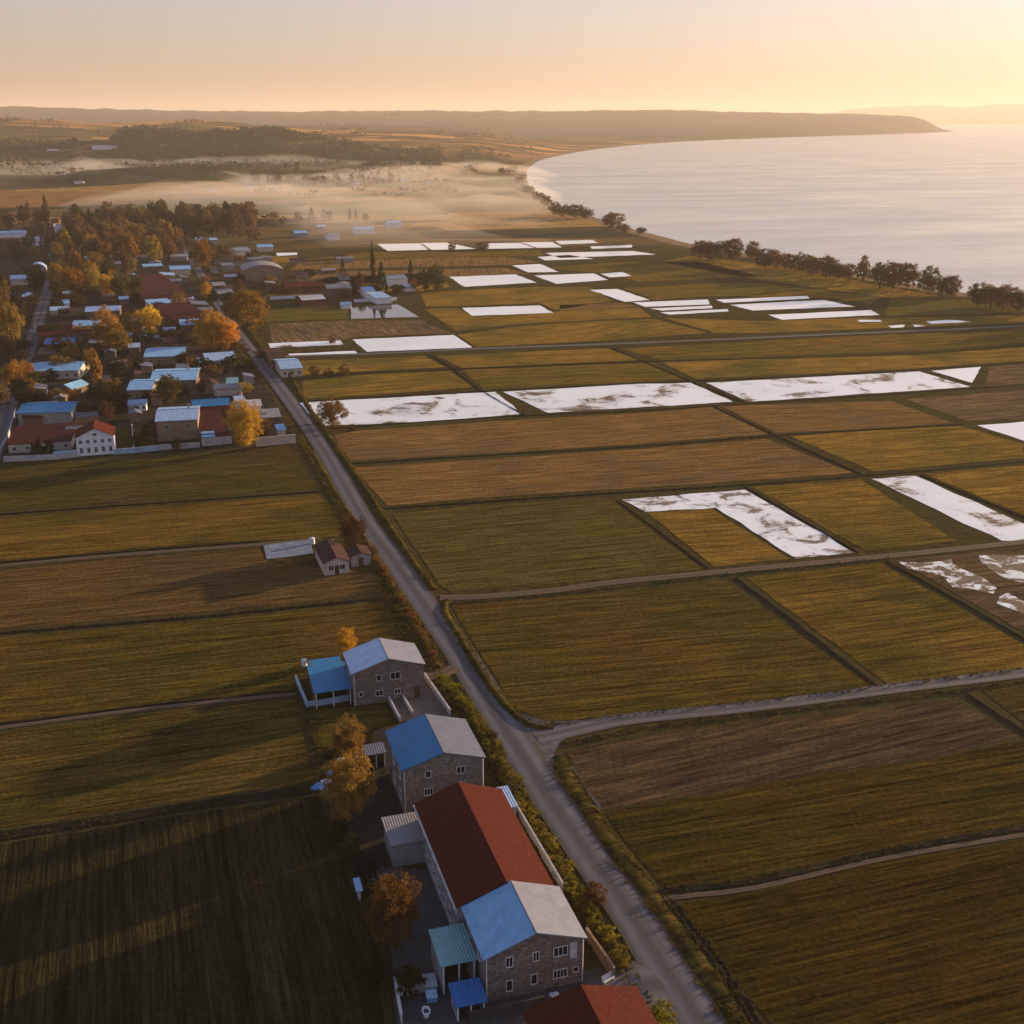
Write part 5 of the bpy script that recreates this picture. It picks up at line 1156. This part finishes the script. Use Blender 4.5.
for k, (x, y) in enumerate(VB):
    col = ('dark', 'olive', 'amber', 'dark', 'brown')[k % 5]
    ptree('garden_bush', {'dark': 'dark green garden bush between the village sheds', 'olive': 'olive garden bush between the village sheds', 'amber': 'amber garden bush between the village sheds', 'brown': 'brown garden bush between the village sheds'}[col],
          x + rnd(-1, 1), y + rnd(-1, 1), (7 + (y - 240) / 22) * rnd(0.8, 1.5), (9 + (y - 240) / 18) * rnd(0.8, 1.6), 'bush' if k % 3 else 'round', col, 'mid', group={'dark': 'dark green garden bushes', 'olive': 'olive garden bushes', 'amber': 'amber garden bushes', 'brown': 'brown garden bushes'}[col], cat='bush')
# misty grove
for k in range(52):
    x = rnd(245, 392); y = rnd(182, 189) if x > 300 else rnd(177, 189)
    ptree('misty_tree', 'small dark tree in the grove rising from the mist', x, y, rnd(6, 12), rnd(5, 9), random.choice(('round', 'cone')), 'brown', 'lo', group='trees of the misty grove')
for k in range(44):
    x = rnd(385, 525); y = rnd(160, 182)
    ptree('misty_tree', 'dark tree scattered in the misty plain behind the bay head', x, y, rnd(4, 7), rnd(5, 12), 'round', 'brown', 'lo', group='trees scattered behind the bay head')
for k in range(26):
    t = rnd(0, 1); x = 515 + 40 * t; y = 187 + 24 * t + rnd(-2, 2)
    ptree('shore_tree', 'dark tree crowding the shore at the head of the bay', x, y, rnd(7, 12), rnd(7, 12), 'round', 'brown', 'lo', group='shore trees at the head of the bay')
# shore trees
SH = [(556,216,13,10),(564,217,12,12),(576,218,13,14),(586,219,11,10),(612,231,20,18),(624,233,9,10),(641,234,7,8),(700,259,18,14),(709,260,20,16),(720,260,18,14),(733,262,23,18),(752,263,21,12),(765,268,18,18),(776,269,19,16),(789,271,17,14),(802,273,20,16),(812,276,21,16),(826,278,22,18),(838,279,16,16),(848,281,17,12),(862,283,26,14),
      (880,288,24,18),(893,289,26,20),(907,290,26,18),(928,294,26,17),(942,297,20,14),(950,298,22,16),(978,307,24,18),(990,308,24,20),(1003,309,25,18),(1018,311,22,18),(1036,314,26,22),(1060,318,26,22),(1085,324,28,24),(1110,329,28,24)]
for i, (x, y, hp, wp) in enumerate(SH):
    lab = {4: 'isolated tall round tree on the shore at the middle of the bay curve', 11: 'thin tree with a sparse crown in the first shoreline row', 20: 'tallest slender tree in the middle of the shoreline row'}.get(i, 'dark backlit tree in the shoreline row between fields and sea')
    if i == 11: lab = 'dark backlit tree in the shoreline row between fields and sea'
    ptree('shore_tree', lab, x, y, hp, wp * 1.5, 'round' if i != 20 else 'column', 'brown' if i % 3 else 'olive', 'mid', group=None if i in (4, 20) else 'trees of the shoreline row', z=0)
# hill woods: one far mass on the dark ridge
def hill_wood():
    vs_ = []; fs = []; random.seed(5); n = 0
    T = RID[3][0]
    while n < 2350:
        px = rnd(112, 440) if n < 2200 else rnd(-60, 80); Y = 2600 + rnd(-620, 160)
        X = (px - 512) / F * (Y * CP + 60 * SP); z = hills(X, Y) * sm((Y - 850) / 500)
        if noise.noise(Vector((X / 120, Y / 160, 9))) < (-0.25 if n < 2200 else 0.0) or z < 6: n += 0.25; continue
        n += 1; r = rnd(3.5, 7); h_ = rnd(6, 11)
        for _ in range(9):
            q = Vector((X + random.gauss(0, r * 0.5), Y + random.gauss(0, r * 0.5), z + abs(random.gauss(0.5, 0.3)) * h_)); u = Vector((rnd(-1,1), rnd(-1,1), rnd(-1,1))).normalized(); v = u.orthogonal().normalized(); w_ = u.cross(v); s = rnd(1.5, 3.2)
            k = len(vs_); vs_ += [q - v * s, q + w_ * s, q + v * s, q - w_ * s]; fs.append((k, k + 1, k + 2, k + 3))
    b = MB(); b.v = [tuple(v) for v in vs_]; b.f = fs; o = b.build('hill_forest', LM['dark']); tag(o, 'dark wood covering the long ridge above the mist', 'forest', kind='stuff')
    vs_ = []; fs = []
    for k in range(1500):      # crest hedges and scrub of the farther hills
        px = rnd(-60, 560); Y = rnd(1400, 8500); X = (px - 512) / F * (Y * CP + 60 * SP)
        if noise.noise(Vector((X / 300, Y / 420, 2))) < 0.12 or sd_coast(X, Y) < 60: continue
        z = ground_z(X, Y); r = 4 + Y / 900
        for _ in range(12):
            q = Vector((X + random.gauss(0, r * 1.6), Y + random.gauss(0, r * 0.6), z + rnd(0, 1) * r)); u = Vector((rnd(-1,1), rnd(-1,1), rnd(-1,1))).normalized(); v = u.orthogonal().normalized(); w_ = u.cross(v); s = rnd(0.3, 0.6) * r
            n = len(vs_); vs_ += [q - v * s, q + w_ * s, q + v * s, q - w_ * s]; fs.append((n, n + 1, n + 2, n + 3))
    b = MB(); b.v = [tuple(v) for v in vs_]; b.f = fs; o = b.build('far_scrub', LM['brown']); tag(o, 'scattered dark scrub and hedgerows over the far plain and hills', 'scrub', kind='stuff')
hill_wood()
# verge grass: tufts along roads and banks
def grass(label, strips, dens, hgt, mat, sd):
    random.seed(sd); vs_ = []; fs = []
    for pts, wd in strips:
        P = [Q(*p) for p in pts]
        for a, b_ in zip(P[:-1], P[1:]):
            L = (b_ - a).length; t = (b_ - a) / max(L, 1e-6); nr = Vector((t.y, -t.x, 0))
            for _ in range(int(L * wd * dens)):
                p = a + t * rnd(0, L) + nr * rnd(-0.5, 0.5) * wd; s = noise.noise(Vector((p.x * 0.35, p.y * 0.35, 1))); h_ = hgt * (0.6 + 0.9 * max(0, s + 0.3)) * rnd(0.6, 1.3)
                for _k in range(5):
                    an = rnd(0, 6.28); dx = Vector((math.cos(an), math.sin(an), 0)); n = len(vs_); w_ = 0.05 + h_ * 0.07
                    q = p + Vector((rnd(-0.12, 0.12), rnd(-0.12, 0.12), 0.02)); tip = q + Vector((rnd(-0.4, 0.4) * h_, rnd(-0.4, 0.4) * h_, h_))
                    vs_ += [q - dx * w_, q + dx * w_, tip]; fs.append((n, n + 1, n + 2))
    b = MB(); b.v = [tuple(v) for v in vs_]; b.f = fs; o = b.build('verge_grass', mat); tag(o, label, 'grass', kind='stuff')
GR = leaf_mat('blade_gold', (0.13, 0.09, 0.02), (0.055, 0.048, 0.014), 0.3); GR2 = leaf_mat('blade_dark', (0.09, 0.075, 0.025), (0.05, 0.045, 0.018), 0.3)
grass('golden verge grass along the right side of the road', [([(790,1110),(738,1024),(700,965),(664,915),(620,860),(590,815),(568,780),(560,757)], 3.5), ([(553,728),(505,706),(480,672),(458,635),(444,610)], 2.5), ([(434,590),(412,560),(388,524),(366,490),(344,458),(326,432),(310,410),(292,380),(262,348),(240,318)], 2.2)], 5, 0.45, GR, 1)
grass('dry grass on the left verge and under the hedge', [([(688,1100),(660,1024),(628,975),(608,942),(590,916),(567,880),(545,842),(519,800),(498,765),(480,738),(452,695),(435,668),(416,640),(398,606),(374,566),(352,530),(333,495),(312,458),(296,432)], 2.2), ([(600,950),(560,885),(520,815),(495,765),(470,722),(448,690)], 5.0), ([(432,665),(410,625),(388,590)], 5.0)], 5, 0.5, GR, 2)
grass('rough dark grass beside ditches and plot edges', [([(655,893),(756,881),(884,852),(1024,828),(1100,815)], 1.6), ([(757,1030),(720,965),(672,905)], 2.2), ([(545,726),(640,714),(760,702),(900,685),(1030,669)], 1.5), ([(560,746),(640,729),(760,714),(900,698),(1030,682)], 1.6), ([(-60,842),(0,836),(164,811),(316,789)], 2.5), ([(316,789),(345,850),(375,930),(395,1024)], 2.5), ([(-60,638),(205,616),(384,598)], 1.6), ([(305,690),(322,770),(340,800)], 1.6), ([(450,604),(560,594),(712,577),(890,559)], 1.2), ([(383,509),(480,502),(600,494),(745,485)], 1.2)], 4, 0.4, GR2, 3)

# ---- ground mist -----------------------------------------------------------
def mist():
    NX, NY = 170, 90; vs_ = []; fs = []
    Y0, Y1 = 780, 2350
    for j in range(NY + 1):
        Y = Y0 + (Y1 - Y0) * (j / NY) ** 1.3
        for i in range(NX + 1):
            px = -100 + 680 * i / NX; X = (px - 512) / F * (Y * CP + H * SP)
            ys_ = 1060 if px < 250 else 1060 - 260 * sm((px - 250) / 90)
            e = sm((Y - ys_) / 160) * sm(j / 6) * sm((NY - j) / 14) * sm(i / 10) * sm((NX - i) / 14)
            a = sm((px - 20) / 300)
            n = noise.fractal(Vector((X / 330 + Y / 900, Y / 260, 4.2)), 0.9, 2.1, 5) 
            t = max(0, 0.15 + 0.28 * a + n * 1.35) ** 1.15 * e
            vs_.append((X, Y, -2.2 + 25 * t + (ground_z(X, Y) if t > 0.03 else 0)))
    W = NX + 1; K = len(vs_)
    for j in range(NY):
        for i in range(NX): a = j * W + i; fs.append((a, a + 1, a + W + 1, a + W))
    vs_ += [(x, y, -3.0) for x, y, z in vs_]
    for j in range(NY):
        for i in range(NX): a = K + j * W + i; fs.append((a + W, a + W + 1, a + 1, a))
    for i in range(NX): fs.append((i + 1, i, K + i, K + i + 1)); a = NY * W + i; fs.append((a, a + 1, K + a + 1, K + a))
    for j in range(NY): a = j * W; fs.append((a, a + W, K + a + W, K + a)); a += NX; fs.append((a + W, a, K + a, K + a + W))
    b = MB(); b.v = vs_; b.f = fs; o = b.build('mist', volmat('mist_air', 0.0023, (0.97, 0.92, 0.86), 0.5), smooth=True); tag(o, 'low golden ground mist lying over the plain behind the village', 'mist', kind='stuff')
mist()
